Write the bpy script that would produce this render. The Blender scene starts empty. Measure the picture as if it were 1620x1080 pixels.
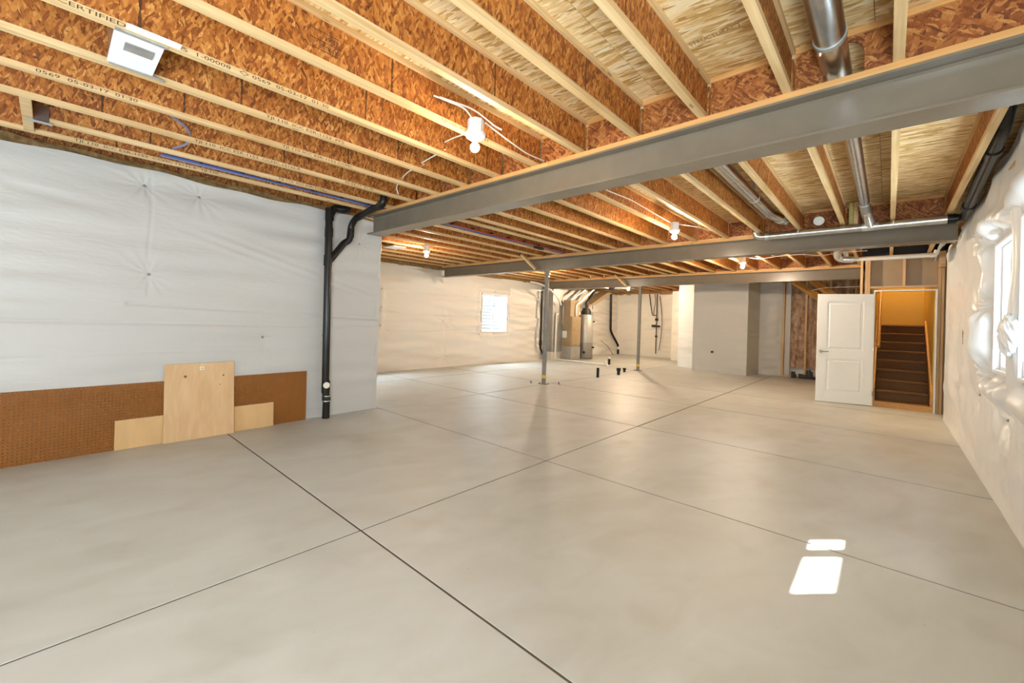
import bpy, bmesh, math, random
import numpy as np
from mathutils import Vector, Matrix
random.seed(7); np.random.seed(7)
S = bpy.context.scene
COL = S.collection
PI = math.pi

# ------------------------------------------------------------------ camera
H = 1.38
cam_d = bpy.data.cameras.new('camera'); cam = bpy.data.objects.new('camera', cam_d); COL.objects.link(cam)
F, CY, YAW, PIT, ROL = 659.8, 501.9, -0.7344, -0.0066, 0.0325
fwd = Vector((math.sin(YAW)*math.cos(PIT), math.cos(YAW)*math.cos(PIT), -math.sin(PIT)))
rgt = Vector((math.cos(YAW), -math.sin(YAW), 0)); upv = rgt.cross(fwd)
r2 = math.cos(ROL)*rgt + math.sin(ROL)*upv; u2 = -math.sin(ROL)*rgt + math.cos(ROL)*upv
cam.matrix_world = Matrix(((r2.x, u2.x, -fwd.x, 0), (r2.y, u2.y, -fwd.y, 0), (r2.z, u2.z, -fwd.z, H), (0, 0, 0, 1)))
cam_d.sensor_width = 36; cam_d.lens = 36*F/1620; cam_d.shift_y = (CY-540)/1620
cam_d.clip_start = 0.02; cam_d.clip_end = 200
S.camera = cam

# ------------------------------------------------------------------ world, sun, large lights, exposure
W = bpy.data.worlds.new('world'); S.world = W; W.use_nodes = True
wn = W.node_tree; wn.nodes.clear()
sky = wn.nodes.new('ShaderNodeTexSky'); sky.sky_type = 'NISHITA'; sky.sun_disc = False
sky.sun_elevation = math.radians(50); sky.sun_rotation = math.radians(43); sky.air_density = 1.0; sky.dust_density = 2.0
bg = wn.nodes.new('ShaderNodeBackground'); bg.inputs['Strength'].default_value = 2.6
wo = wn.nodes.new('ShaderNodeOutputWorld')
wn.links.new(sky.outputs[0], bg.inputs[0]); wn.links.new(bg.outputs[0], wo.inputs[0])

def lamp(name, kind, loc, energy, color=(1, 1, 1), direction=None, **kw):
    d = bpy.data.lights.new(name, kind); d.energy = energy; d.color = color
    for k, v in kw.items(): setattr(d, k, v)
    o = bpy.data.objects.new(name, d); COL.objects.link(o); o.location = loc
    if direction: o.rotation_euler = Vector(direction).to_track_quat('-Z', 'Y').to_euler()
    return o
SUN = (1.0, 1.05, 1.79)
lamp('sun', 'SUN', (6, 6, 10), 34, (1, .95, .87), (-SUN[0], -SUN[1], -SUN[2]), angle=math.radians(.6))
DAY = (.80, .91, 1.0)
lamp('daylight_back_glass_door', 'AREA', (-2.6, -3.3, 1.15), 165, DAY, (.45, 1, 0.6), shape='RECTANGLE', size=4.2, size_y=2.2)
lamp('ceiling_fill_right', 'AREA', (.60, -1.1, 1.2), 290, DAY, (-1, .6, .95), shape='RECTANGLE', size=1.3, size_y=1.1)  # unseen fill lamp added beside the camera to brighten the ceiling
lamp('daylight_near_window', 'AREA', (1.02, 4.25, 1.3), 34, DAY, (-1, -.05, .75), shape='RECTANGLE', size=.9, size_y=.4)
lamp('daylight_far_window', 'AREA', (1.02, 5.32, 1.3), 34, DAY, (-1, .2, .75), shape='RECTANGLE', size=.75, size_y=.4)
lamp('daylight_left_window', 'AREA', (-9.62, 9.35, 2.3), 210, DAY, (1, 0, -.9), shape='RECTANGLE', size=1.2, size_y=.5)
lamp('daylight_hidden_left_window', 'AREA', (-9.62, 4.65, 2.3), 210, DAY, (1, .1, -.9), shape='RECTANGLE', size=1.2, size_y=.5)
S.view_settings.view_transform = 'Standard'; S.view_settings.look = 'None'
S.view_settings.exposure = 0.20; S.view_settings.gamma = 1.0; S.view_settings.use_curve_mapping = False
cy = S.cycles
cy.max_bounces = 9; cy.diffuse_bounces = 5; cy.glossy_bounces = 4; cy.transmission_bounces = 6; cy.transparent_max_bounces = 8
cy.sample_clamp_indirect = 8.0; cy.caustics_reflective = False; cy.caustics_refractive = False
cy.use_denoising = True; cy.blur_glossy = 0.5

# ------------------------------------------------------------------ materials
class NT:
    def __init__(s, name):
        s.m = bpy.data.materials.new(name); s.m.use_nodes = True; s.t = s.m.node_tree; s.t.nodes.clear()
        s.out = s.t.nodes.new('ShaderNodeOutputMaterial')
    def n(s, typ, ins=None, **kw):
        nd = s.t.nodes.new('ShaderNode'+typ)
        for k, v in kw.items(): setattr(nd, k, v)
        for k, v in (ins or {}).items():
            if isinstance(v, bpy.types.NodeSocket): s.t.links.new(v, nd.inputs[k])
            else: nd.inputs[k].default_value = v
        return nd
    def math(s, op, a, b=0.0, c=None, clamp=False):
        nd = s.t.nodes.new('ShaderNodeMath'); nd.operation = op; nd.use_clamp = clamp
        for i, v in enumerate((a, b) if c is None else (a, b, c)):
            if isinstance(v, bpy.types.NodeSocket): s.t.links.new(v, nd.inputs[i])
            else: nd.inputs[i].default_value = v
        return nd.outputs[0]
    def ramp(s, fac, stops, interp='LINEAR'):
        nd = s.t.nodes.new('ShaderNodeValToRGB'); cr = nd.color_ramp; cr.interpolation = interp
        while len(cr.elements) < len(stops): cr.elements.new(.5)
        for e, (p, c) in zip(cr.elements, stops):
            e.position = p; e.color = (*c, 1) if len(c) == 3 else c
        s.t.links.new(fac, nd.inputs[0]); return nd.outputs[0]
    def mix(s, fac, a, b, mode='MIX'):
        nd = s.t.nodes.new('ShaderNodeMix'); nd.data_type = 'RGBA'; nd.blend_type = mode
        for i, v in ((0, fac), (6, a), (7, b)):
            if isinstance(v, bpy.types.NodeSocket): s.t.links.new(v, nd.inputs[i])
            else: nd.inputs[i].default_value = v if i == 0 else (*v, 1)
        return nd.outputs[2]
    def coords(s, scale=(1, 1, 1), rot=(0, 0, 0), rnd=7.0):
        tc = s.n('TexCoord'); oi = s.n('ObjectInfo')
        off = s.math('MULTIPLY', oi.outputs['Random'], rnd)
        cv = s.n('CombineXYZ', {0: off, 1: off, 2: off})
        ad = s.n('VectorMath', {0: tc.outputs['Object'], 1: cv.outputs[0]}, operation='ADD')
        s.base = ad.outputs[0]
        return s.mp(scale, rot)
    def mp(s, scale=(1, 1, 1), rot=(0, 0, 0)):
        a = s.n('Mapping', {0: s.base, 'Rotation': rot})
        b = s.n('Mapping', {0: a.outputs[0], 'Scale': scale})
        return b.outputs[0]
    def bsdf(s, color, rough=.5, metal=0.0, bump=None, bs=.3, bd=.01, **kw):
        ins = {'Roughness': rough, 'Metallic': metal}
        ins['Base Color'] = color if isinstance(color, bpy.types.NodeSocket) else (*color, 1)
        for k, v in kw.items(): ins[k.replace('_', ' ')] = v
        b = s.n('BsdfPrincipled', ins)
        if bump is not None:
            bn = s.n('Bump', {'Height': bump, 'Strength': bs, 'Distance': bd})
            s.t.links.new(bn.outputs[0], b.inputs['Normal'])
        s.t.links.new(b.outputs[0], s.out.inputs[0]); return s.m

def m_simple(name, col, rough=.5, metal=0., nz=0., nscale=8., bs=0., **kw):
    t = NT(name); v = t.coords()
    n = t.n('TexNoise', {'Vector': v, 'Scale': nscale, 'Detail': 4.})
    c = t.mix(1.0, col, t.ramp(n.outputs[0], [(.25, (1-nz,)*3), (.75, (1+nz,)*3)]), 'MULTIPLY') if nz else col
    return t.bsdf(c, rough, metal, n.outputs[0] if bs else None, bs, .005, **kw)

def m_osb(name, plane, ramp_stops, strand=(70, 14), angles=(1.35, .5, -.7), fleck=.5, rough=.6, joint=False, bs=.25):
    # overlapping wood strands; plane 'yz' (webs), 'xz' or 'xy' (subfloor)
    t = NT(name); t.coords(rnd=9.)
    val = None
    for i, an in enumerate(angles):
        sc = strand[0]*(1+.25*i), strand[1]*(1+.25*i)
        if plane == 'yz': v = t.mp((1, sc[1], sc[0]), (an, 0, 0))
        elif plane == 'xz': v = t.mp((sc[1], 1, sc[0]), (0, an, 0))
        else: v = t.mp((sc[1], sc[0], 1), (0, 0, an))
        ds = t.n('TexNoise', {'Vector': v, 'Scale': .7, 'Detail': 1.})
        dv = t.n('VectorMath', {0: v, 1: ds.outputs['Color']}, operation='ADD')
        vo = t.n('TexVoronoi', {'Vector': dv.outputs[0], 'Scale': 1., 'Randomness': 1.})
        sp = t.n('SeparateColor', {0: vo.outputs['Color']})
        if val is None: val = sp.outputs[0]; d0 = vo.outputs['Distance']
        else:
            msk = t.math('GREATER_THAN', sp.outputs[1], .52)
            val = t.n('Mix', {0: msk, 2: val, 3: sp.outputs[0]}).outputs[0]
    if plane == 'yz': g = t.mp((1, 40, 160), (angles[0], 0, 0))
    elif plane == 'xz': g = t.mp((40, 1, 160), (0, angles[0], 0))
    else: g = t.mp((18, 170, 1))
    gn = t.n('TexNoise', {'Vector': g, 'Scale': 1., 'Detail': 3.})
    big = t.n('TexNoise', {'Vector': t.mp(), 'Scale': 2.2, 'Detail': 2.})
    v1 = t.math('MULTIPLY_ADD', gn.outputs[0], .45, t.math('MULTIPLY', val, .62))
    v1 = t.math('MULTIPLY_ADD', big.outputs[0], .25, t.math('SUBTRACT', v1, .16))
    col = t.ramp(v1, ramp_stops)
    fl = t.n('TexNoise', {'Vector': t.mp((1, 22, 30) if plane == 'yz' else ((30, 1, 22) if plane == 'xz' else (7, 45, 1)), (.5, 0, 0) if plane == 'yz' else (0, 0, 0)), 'Scale': 1., 'Detail': 2.5})
    fm = t.ramp(fl.outputs[0], [(.66, (0, 0, 0)), (.74, (1, 1, 1))])
    fm = t.math('MULTIPLY', fm, fleck)
    dark = tuple(c*.35 for c in ramp_stops[0][1])
    col = t.mix(fm, col, dark)
    if joint:
        sx = t.n('SeparateXYZ', {0: t.base})
        fr = t.math('FRACT', t.math('MULTIPLY', sx.outputs[1], 1/1.27))
        wob = t.n('TexNoise', {'Vector': t.mp((1, 1, 30)), 'Scale': 1.})
        ln = t.math('LESS_THAN', t.math('ABSOLUTE', t.math('SUBTRACT', fr, .5)), t.math('MULTIPLY', wob.outputs[0], .009))
        col = t.mix(t.math('MULTIPLY', ln, .85), col, (.035, .012, .006))
    return t.bsdf(col, rough, 0, v1, bs, .004)

def m_lumber(name, light, dark, axis='y', rough=.55, knots=True):
    t = NT(name); t.coords(rnd=11.)
    st = {'y': (38, 1.1, 38), 'x': (1.1, 38, 38), 'z': (38, 38, 1.1)}[axis]
    v = t.mp(st)
    n1 = t.n('TexNoise', {'Vector': v, 'Scale': 1., 'Detail': 4., 'Distortion': .6})
    n2 = t.n('TexNoise', {'Vector': t.mp(), 'Scale': 1.7, 'Detail': 2.})
    val = t.math('MULTIPLY_ADD', n2.outputs[0], .45, t.math('MULTIPLY', n1.outputs[0], .6))
    col = t.ramp(val, [(.36, dark), (.52, tuple((a+b)/2 for a, b in zip(light, dark))), (.66, light)])
    if knots:
        kv = t.n('TexVoronoi', {'Vector': t.mp({'y': (9, 2.3, 9), 'x': (2.3, 9, 9), 'z': (9, 9, 2.3)}[axis]), 'Scale': 1.})
        km = t.ramp(kv.outputs['Distance'], [(.05, (1, 1, 1)), (.10, (0, 0, 0))])
        col = t.mix(t.math('MULTIPLY', km, .7), col, tuple(c*.3 for c in dark))
    return t.bsdf(col, rough, 0, val, .15, .003)

M = {}
M['web'] = m_osb('osb_web', 'yz', [(.06, (.08, .018, .002)), (.30, (.25, .070, .009)), (.52, (.40, .135, .020)), (.76, (.55, .235, .05)), (.95, (.74, .44, .15))],
                 strand=(52, 15), angles=(1.45, 1.05, 1.95), joint=True, fleck=.8)
M['web_x'] = m_osb('osb_web_crosswise', 'xz', [(.12, (.11, .03, .008)), (.36, (.26, .075, .016)), (.58, (.40, .14, .03)), (.80, (.55, .25, .07)), (.95, (.66, .36, .13))], strand=(46, 11))
M['subfloor'] = m_osb('osb_subfloor', 'xy', [(.06, (.34, .17, .045)), (.30, (.62, .39, .13)), (.50, (.80, .59, .28)), (.74, (.90, .75, .45)), (.95, (.94, .86, .66))],
                      strand=(34, 4.5), angles=(.0, .14, -.17), fleck=1.0, bs=.45)
M['flange'] = m_lumber('pale_flange_lumber', (.78, .58, .31), (.56, .36, .15))
M['lumber_x'] = m_lumber('sill_plate_lumber', (.74, .43, .16), (.55, .27, .08), 'x')  # lumber made more orange; the warm light on it is in the colour
M['stud'] = m_lumber('stud_lumber', (.72, .50, .27), (.50, .30, .13), 'z')
M['stud_x'] = m_lumber('header_lumber', (.70, .50, .30), (.50, .32, .17), 'x')
M['steel'] = m_simple('grey_primed_steel', (.19, .162, .12), .27, .0, .08, 5., .03)
M['column'] = m_simple('grey_column_steel', (.23, .22, .20), .4, .0, .12, 9.)
M['yellow'] = m_simple('yellow_tape', (.72, .55, .05), .5)
M['galv'] = m_simple('galvanised_metal', (.60, .62, .62), .27, 1.0, .16, 14., .04)
M['foil'] = m_simple('foil_tape', (.66, .68, .68), .32, .9, .12, 30., .6)
M['strap'] = m_simple('grey_strap', (.42, .44, .42), .45, .4, .1)
M['abs'] = m_simple('black_pipe_plastic', (.014, .013, .011), .25, 0, .1, Specular_IOR_Level=.3)
M['black'] = m_simple('matt_black', (.012, .011, .010), .6)
M['pvc'] = m_simple('white_pipe_plastic', (.82, .81, .77), .35)
M['wire'] = m_simple('white_cable', (.80, .76, .68), .5)
M['pexb'] = m_simple('blue_tube', (.06, .10, .34), .35)
M['pexg'] = m_simple('grey_blue_tube', (.22, .23, .38), .35)
M['pexr'] = m_simple('red_tube', (.42, .04, .02), .35)
M['copper'] = m_simple('copper', (.42, .16, .07), .35, .8)
M['porcelain'] = m_simple('white_porcelain', (.80, .78, .74), .3)
M['doorpaint'] = m_simple('white_door_paint', (.89, .92, .91), .38, 0, .01)
M['chrome'] = m_simple('satin_chrome', (.50, .49, .46), .25, 1.)
M['vinyl'] = m_simple('white_vinyl', (.86, .87, .87), .3)
M['pin'] = m_simple('insulation_pin', (.30, .30, .27), .45, .5)
M['fiberglass'] = m_simple('brown_fibreglass', (.30, .19, .075), .95, 0, .45, 26., .9)
M['concrete_wall'] = m_simple('foundation_concrete', (.42, .41, .38), .85, 0, .15, 6., .2)
M['yellow_wall'] = m_simple('warm_painted_wall', (.62, .45, .12), .6, 0, .02)
M['trimwood'] = m_lumber('stained_stair_trim', (.62, .33, .09), (.45, .21, .05), 'y', .45, False)
M['brownboard'] = m_simple('brown_sheathing', (.38, .28, .17), .25, 0, .10, 3.)
M['ply'] = None
M['soil'] = m_simple('soil', (.30, .25, .19), .95, 0, .3)
M['siding'] = m_simple('white_siding', (.85, .85, .84), .6)
M['well'] = m_simple('galvanised_window_well', (.66, .66, .64), .5, .1, .06)
M['greenblock'] = m_simple('treated_lumber', (.52, .46, .16), .7, 0, .2)
M['sticker'] = m_simple('white_sticker', (.80, .74, .60), .5)
M['ink'] = m_simple('printing_ink', (.055, .030, .018), .7)
M['inksoft'] = m_simple('faded_printing_ink', (.24, .15, .06), .7)
M['heater'] = m_simple('grey_heater_enamel', (.25, .24, .23), .35, .2, .05)
M['furnace'] = m_simple('furnace_sheet_metal', (.40, .30, .18), .40, .3, .08)
M['warmgalv'] = m_simple('duct_sheet_metal', (.42, .42, .40), .38, .5, .08)
M['twig'] = m_simple('dark_cable', (.05, .035, .025), .6)

def m_plastic(name, col, rough=.42, fine=.18, tint=None):
    t = NT(name); t.coords(rnd=0.)
    n = t.n('TexNoise', {'Vector': t.mp((1, 2.2, 9)), 'Scale': 2.2, 'Detail': 5., 'Distortion': .8})
    n2 = t.n('TexNoise', {'Vector': t.mp((1, 1, 1)), 'Scale': 1.1, 'Detail': 2.})
    c = t.mix(n2.outputs[0], col, tint or tuple(x*.93 for x in col))
    return t.bsdf(c, rough, 0, n.outputs[0], fine, .02)
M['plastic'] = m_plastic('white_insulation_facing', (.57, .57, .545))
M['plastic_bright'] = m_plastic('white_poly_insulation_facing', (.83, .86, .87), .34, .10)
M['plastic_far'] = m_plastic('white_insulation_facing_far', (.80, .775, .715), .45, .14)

def m_concrete():
    t = NT('floor_concrete'); tc = t.n('NewGeometry'); t.base = tc.outputs['Position']
    n1 = t.n('TexNoise', {'Vector': t.mp(), 'Scale': .55, 'Detail': 4., 'Distortion': .5})
    n2 = t.n('TexNoise', {'Vector': t.mp((1.2, .6, 1), (0, 0, .35)), 'Scale': 3.2, 'Detail': 6., 'Distortion': .7})
    n3 = t.n('TexNoise', {'Vector': t.mp(), 'Scale': 60., 'Detail': 2.})
    v = t.math('ADD', t.math('MULTIPLY', n1.outputs[0], .5), t.math('MULTIPLY', n2.outputs[0], .45))
    c = t.ramp(v, [(.32, (.46, .465, .43)), (.47, (.53, .545, .52)), (.62, (.585, .61, .60))])
    st = t.ramp(t.n('TexNoise', {'Vector': t.mp((1, 1, 1)), 'Scale': 1.9, 'Detail': 5.}).outputs[0], [(.58, (0, 0, 0)), (.72, (1, 1, 1))])
    c = t.mix(t.math('MULTIPLY', st, .20), c, (.33, .27, .20))
    spk = t.ramp(t.n('TexVoronoi', {'Vector': t.mp(), 'Scale': 5.5}).outputs['Distance'], [(.018, (1, 1, 1)), (.03, (0, 0, 0))])
    c = t.mix(t.math('MULTIPLY', spk, .5), c, (.2, .17, .14))
    r = t.math('MULTIPLY_ADD', n2.outputs[0], .22, .36)
    return t.bsdf(c, r, 0, n3.outputs[0], .04, .002, Specular_IOR_Level=.5)
M['concrete'] = m_concrete()
M['joint'] = m_simple('joint_groove', (.13, .095, .06), .9)

def m_ply(name, light, dark, knots):
    t = NT(name); t.coords(rnd=3.)
    w = t.n('TexNoise', {'Vector': t.mp((1, 6, 1.6)), 'Scale': 1.3, 'Detail': 5., 'Distortion': 1.5})
    g = t.n('TexNoise', {'Vector': t.mp((1, 70, 6)), 'Scale': 1., 'Detail': 2.})
    v = t.math('MULTIPLY_ADD', g.outputs[0], .25, t.math('MULTIPLY', w.outputs[0], .75))
    c = t.ramp(v, [(.3, dark), (.5, tuple((a+b)/2 for a, b in zip(light, dark))), (.7, light)])
    return t.bsdf(c, .5, 0, v, .06, .002)
M['ply'] = m_ply('birch_plywood', (.72, .50, .27), (.60, .38, .18), True)
M['board'] = m_ply('particle_board', (.70, .46, .21), (.62, .39, .17), False)
M['pegboard'] = m_simple('brown_hardboard', (.26, .095, .014), .6, 0, .12, 1.4, Specular_IOR_Level=.25)
M['knot'] = m_simple('dark_knot', (.16, .07, .02), .6)
M['carpet'] = m_simple('brown_carpet', (.17, .095, .045), .95, 0, .35, 90., .6)

def m_batt():   # clear wrinkled film over brown fibreglass
    t = NT('film_faced_fibreglass'); t.coords(rnd=2.)
    n = t.n('TexNoise', {'Vector': t.mp((6, 6, 1.2)), 'Scale': 1.3, 'Detail': 5., 'Distortion': 1.0})
    f = t.n('TexNoise', {'Vector': t.mp((5, 5, 9)), 'Scale': 4., 'Detail': 5., 'Distortion': 1.5})
    c = t.ramp(n.outputs[0], [(.3, (.26, .13, .07)), (.5, (.50, .33, .22)), (.7, (.68, .55, .45))])
    return t.bsdf(c, .28, 0, f.outputs[0], .9, .03, Specular_IOR_Level=.9)
M['batt'] = m_batt()

def m_glass():
    t = NT('window_glass')
    tr = t.n('BsdfTransparent', {0: (.96, .98, .98, 1)}); gl = t.n('BsdfGlossy', {'Roughness': .02})
    mx = t.n('MixShader', {0: .05, 1: tr.outputs[0], 2: gl.outputs[0]})
    t.t.links.new(mx.outputs[0], t.out.inputs[0]); return t.m
M['glass'] = m_glass()
def m_emit(name, col, st):
    t = NT(name); e = t.n('Emission', {0: (*col, 1), 1: st}); t.t.links.new(e.outputs[0], t.out.inputs[0]); return t.m
M['bulb'] = m_emit('lit_bulb', (1, .79, .57), 500)
M['bulb_mid'] = m_emit('lit_bulb_middle', (1, .79, .57), 950)
M['bulb_far'] = m_emit('lit_bulb_far', (1, .79, .57), 2100)
M['bulb_stairs_side'] = m_emit('lit_bulb_by_stairs', (1, .79, .57), 3700)
M['bulb_utility'] = m_emit('lit_bulb_utility', (1, .77, .52), 5600)
M['bulb_stair'] = m_emit('lit_stair_bulb', (1, .70, .30), 1000)

# ------------------------------------------------------------------ geometry helpers
def link(o, parent=None):
    COL.objects.link(o)
    if parent is not None: o.parent = parent
    return o
def mesh_obj(name, me, parent=None, mat=None, smooth=False, kind=None):
    if mat is not None and not me.materials: me.materials.append(M[mat] if isinstance(mat, str) else mat)
    if smooth:
        me.polygons.foreach_set('use_smooth', [True]*len(me.polygons))
    o = bpy.data.objects.new(name, me); link(o, parent)
    if kind: o['kind'] = kind
    return o
def pyd(name, v, f):
    me = bpy.data.meshes.new(name); me.from_pydata([tuple(p) for p in v], [], f); me.update(); return me
class MB:
    def __init__(s): s.bm = bmesh.new()
    def box(s, a, b, mat=None):
        vs = [s.bm.verts.new((x, y, z)) for x in (a[0], b[0]) for y in (a[1], b[1]) for z in (a[2], b[2])]
        if mat is not None:
            for v in vs: v.co = mat @ v.co
        for q in ((0, 1, 3, 2), (4, 6, 7, 5), (0, 4, 5, 1), (2, 3, 7, 6), (0, 2, 6, 4), (1, 5, 7, 3)):
            s.bm.faces.new([vs[i] for i in q])
        return s
    def hull8(s, p):   # p: 4 bottom then 4 top, same winding
        vs = [s.bm.verts.new(q) for q in p]
        for q in ((3, 2, 1, 0), (4, 5, 6, 7), (0, 1, 5, 4), (1, 2, 6, 5), (2, 3, 7, 6), (3, 0, 4, 7)): s.bm.faces.new([vs[i] for i in q])
        return s
    def prism(s, poly, a, b, axis='y'):
        n = len(poly)
        def P(u, v, t): return {'y': (u, t, v), 'x': (t, u, v), 'z': (u, v, t)}[axis]
        A = [s.bm.verts.new(P(u, v, a)) for u, v in poly]; B = [s.bm.verts.new(P(u, v, b)) for u, v in poly]
        s.bm.faces.new(A); s.bm.faces.new(B[::-1])
        for i in range(n): s.bm.faces.new((A[i], B[i], B[(i+1) % n], A[(i+1) % n]))
        return s
    def tube(s, pts, r, seg=12, cap=True, radii=None):
        pts = [Vector(p) for p in pts]; rings = []; up = None
        for i, p in enumerate(pts):
            d = (pts[min(i+1, len(pts)-1)]-pts[max(i-1, 0)]).normalized()
            if up is None:
                up = Vector((0, 0, 1)) if abs(d.z) < .9 else Vector((1, 0, 0))
            sd = d.cross(up).normalized(); up = sd.cross(d).normalized()
            rr = radii[i] if radii else r
            rings.append([s.bm.verts.new(p+rr*(math.cos(2*PI*k/seg)*sd+math.sin(2*PI*k/seg)*up)) for k in range(seg)])
        for a, b in zip(rings, rings[1:]):
            for k in range(seg): s.bm.faces.new((a[k], a[(k+1) % seg], b[(k+1) % seg], b[k]))
        if cap: s.bm.faces.new(rings[0][::-1]); s.bm.faces.new(rings[-1])
        return s
    def lathe(s, prof, c=(0, 0, 0), seg=20, axis=None):
        rings = []
        for r, z in prof:
            rings.append([s.bm.verts.new((c[0]+r*math.cos(2*PI*k/seg), c[1]+r*math.sin(2*PI*k/seg), c[2]+z)) for k in range(seg)])
        for a, b in zip(rings, rings[1:]):
            for k in range(seg): s.bm.faces.new((a[k], a[(k+1) % seg], b[(k+1) % seg], b[k]))
        s.bm.faces.new(rings[0][::-1]); s.bm.faces.new(rings[-1]); return s
    def done(s, name, mat, parent=None, smooth=False, kind=None, bevel=0, loc=None):
        bmesh.ops.recalc_face_normals(s.bm, faces=s.bm.faces)
        me = bpy.data.meshes.new(name); s.bm.to_mesh(me); s.bm.free()
        o = mesh_obj(name, me, parent, mat, smooth, kind)
        if bevel:
            b = o.modifiers.new('bevel', 'BEVEL'); b.width = bevel; b.segments = 2; b.limit_method = 'ANGLE'
        elif smooth:
            e = o.modifiers.new('split', 'EDGE_SPLIT'); e.split_angle = math.radians(42)
        if loc: o.location = loc
        return o
def fillet(pts, rad, n=5):
    pts = [Vector(p) for p in pts]; out = [pts[0]]
    for a, b, c in zip(pts, pts[1:], pts[2:]):
        r = min(rad, (b-a).length*.49, (c-b).length*.49)
        p0 = b+(a-b).normalized()*r; p1 = b+(c-b).normalized()*r
        for i in range(n+1):
            t = i/n; out.append((1-t)**2*p0+2*t*(1-t)*b+t*t*p1)
    out.append(pts[-1]); return out
def empty(name, loc=(0, 0, 0), label=None, cat=None, group=None, kind=None, rz=0, parent=None):
    o = bpy.data.objects.new(name, None); o.empty_display_size = .1; link(o, parent); o.location = loc; o.rotation_euler.z = rz
    return tag(o, label, cat, group, kind)
def tag(o, label=None, cat=None, group=None, kind=None):
    if label: o['label'] = label
    if cat: o['category'] = cat
    if group: o['group'] = group
    if kind: o['kind'] = kind
    return o
def text(body, parent, loc, xdir, ydir, size=.03, sx=1.0, mat='ink', name='printed_text'):
    c = bpy.data.curves.new(name, 'FONT'); c.body = body; c.size = size; c.resolution_u = 2
    c.materials.append(M[mat]); o = bpy.data.objects.new(name, c); link(o, parent)
    x = Vector(xdir).normalized(); y = Vector(ydir).normalized(); z = x.cross(y)
    S.view_layers[0].update()
    me = bpy.data.meshes.new_from_object(o); bpy.data.objects.remove(o); bpy.data.curves.remove(c); me.name = name; o = link(bpy.data.objects.new(name, me), parent); o['kind'] = 'stuff'
    mw = Matrix(((x.x*sx, y.x, z.x, loc[0]), (x.y*sx, y.y, z.y, loc[1]), (x.z*sx, y.z, z.z, loc[2]), (0, 0, 0, 1)))
    o.matrix_local = mw; return o
def smoothnoise(n, scale, seed=0):
    rs = np.random.RandomState(seed); A = rs.rand(n, 4)
    ang = A[:, 0]*2*PI; k = scale*(.5+A[:, 1]); ph = A[:, 2]*2*PI
    return [(k[i]*math.cos(ang[i]), k[i]*math.sin(ang[i]), ph[i]) for i in range(n)]
def sn(u, v, terms):
    return sum(np.sin(a*u+b*v+p) for a, b, p in terms)/math.sqrt(len(terms))

# ------------------------------------------------------------------ key dimensions
ZB, ZST, ZJ, ZC = 2.51, 2.76, 2.80, 3.10      # beam underside, steel top, joist underside, subfloor underside
FLW, FLT = .046, .035
XR, XL2, YBK = .69, -9.25, 17.55
def xl(y): return -5.56-.04*y                  # face of the left wall

# ------------------------------------------------------------------ floor
floor = empty('floor', kind='structure')
MB().box((-9.6, -3.6, -.25), (1.0, 17.9, -.004)).done('slab_base', 'joint', floor)
xs = [-9.4, -7.85, -5.57, -2.49, .95]; ys = [-3.5, -.6, 1.375, 3.33, 5.36, 7.54, 9.6, 11.7, 14.0, 17.8]
for i in range(len(xs)-1):
    for j in range(len(ys)-1):
        g = .008 if j < 4 else .012
        m = MB(); m.box((xs[i]+g, ys[j]+g, -.05), (xs[i+1]-g, ys[j+1]-g, 0)); m.done('slab_panel', 'concrete', floor)

# ------------------------------------------------------------------ walls: soft plastic facing built as relief
def grid_sheet(name, U, V, pos, mat, parent, hole=None, both=False):
    nu, nv = len(U), len(V); u, v = np.meshgrid(U, V, indexing='ij'); P = pos(u, v)
    idx = np.arange(nu*nv).reshape(nu, nv); f = []
    a, b, c, d = idx[:-1, :-1], idx[1:, :-1], idx[1:, 1:], idx[:-1, 1:]
    q = np.stack([a, b, c, d], -1).reshape(-1, 4)
    if hole is not None:
        uc = ((u[:-1, :-1]+u[1:, 1:])/2).ravel(); vc = ((v[:-1, :-1]+v[1:, 1:])/2).ravel()
        q = q[~hole(uc, vc)]
    me = pyd(name, P.reshape(-1, 3).tolist(), q.tolist())
    return mesh_obj(name, me, parent, mat, True)
def pins_relief(u, v, pins, amp=.02, rad=.25, k=9, wr=.5, seed=0):
    h = np.zeros_like(u)
    for i, (pu, pv) in enumerate(pins):
        du, dv = u-pu, v-pv; r = np.sqrt(du*du+dv*dv)+1e-6; th = np.arctan2(dv, du)
        fall = np.exp(-r/rad)
        h -= amp*np.exp(-(r/(rad*.55))**1.3)
        h += amp*wr*fall*(r/(r+.03))*np.sin(k*th+i*1.7+2.*np.sin(2*th+i+seed))*np.exp(-r/(rad*1.2))*1.3
    return h
def pin_parts(parent, pts, normal):
    src = None
    for p in pts:
        if src is None:
            m = MB(); m.lathe([(.016, 0), (.016, .003), (.007, .006), (.005, .012)], seg=10); src = m.done('fastener_pin', 'pin', parent); o = src
        else:
            o = src.copy(); link(o, parent)
        o.location = p; o.rotation_euler = Vector(normal).to_track_quat('Z', 'Y').to_euler()

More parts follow.
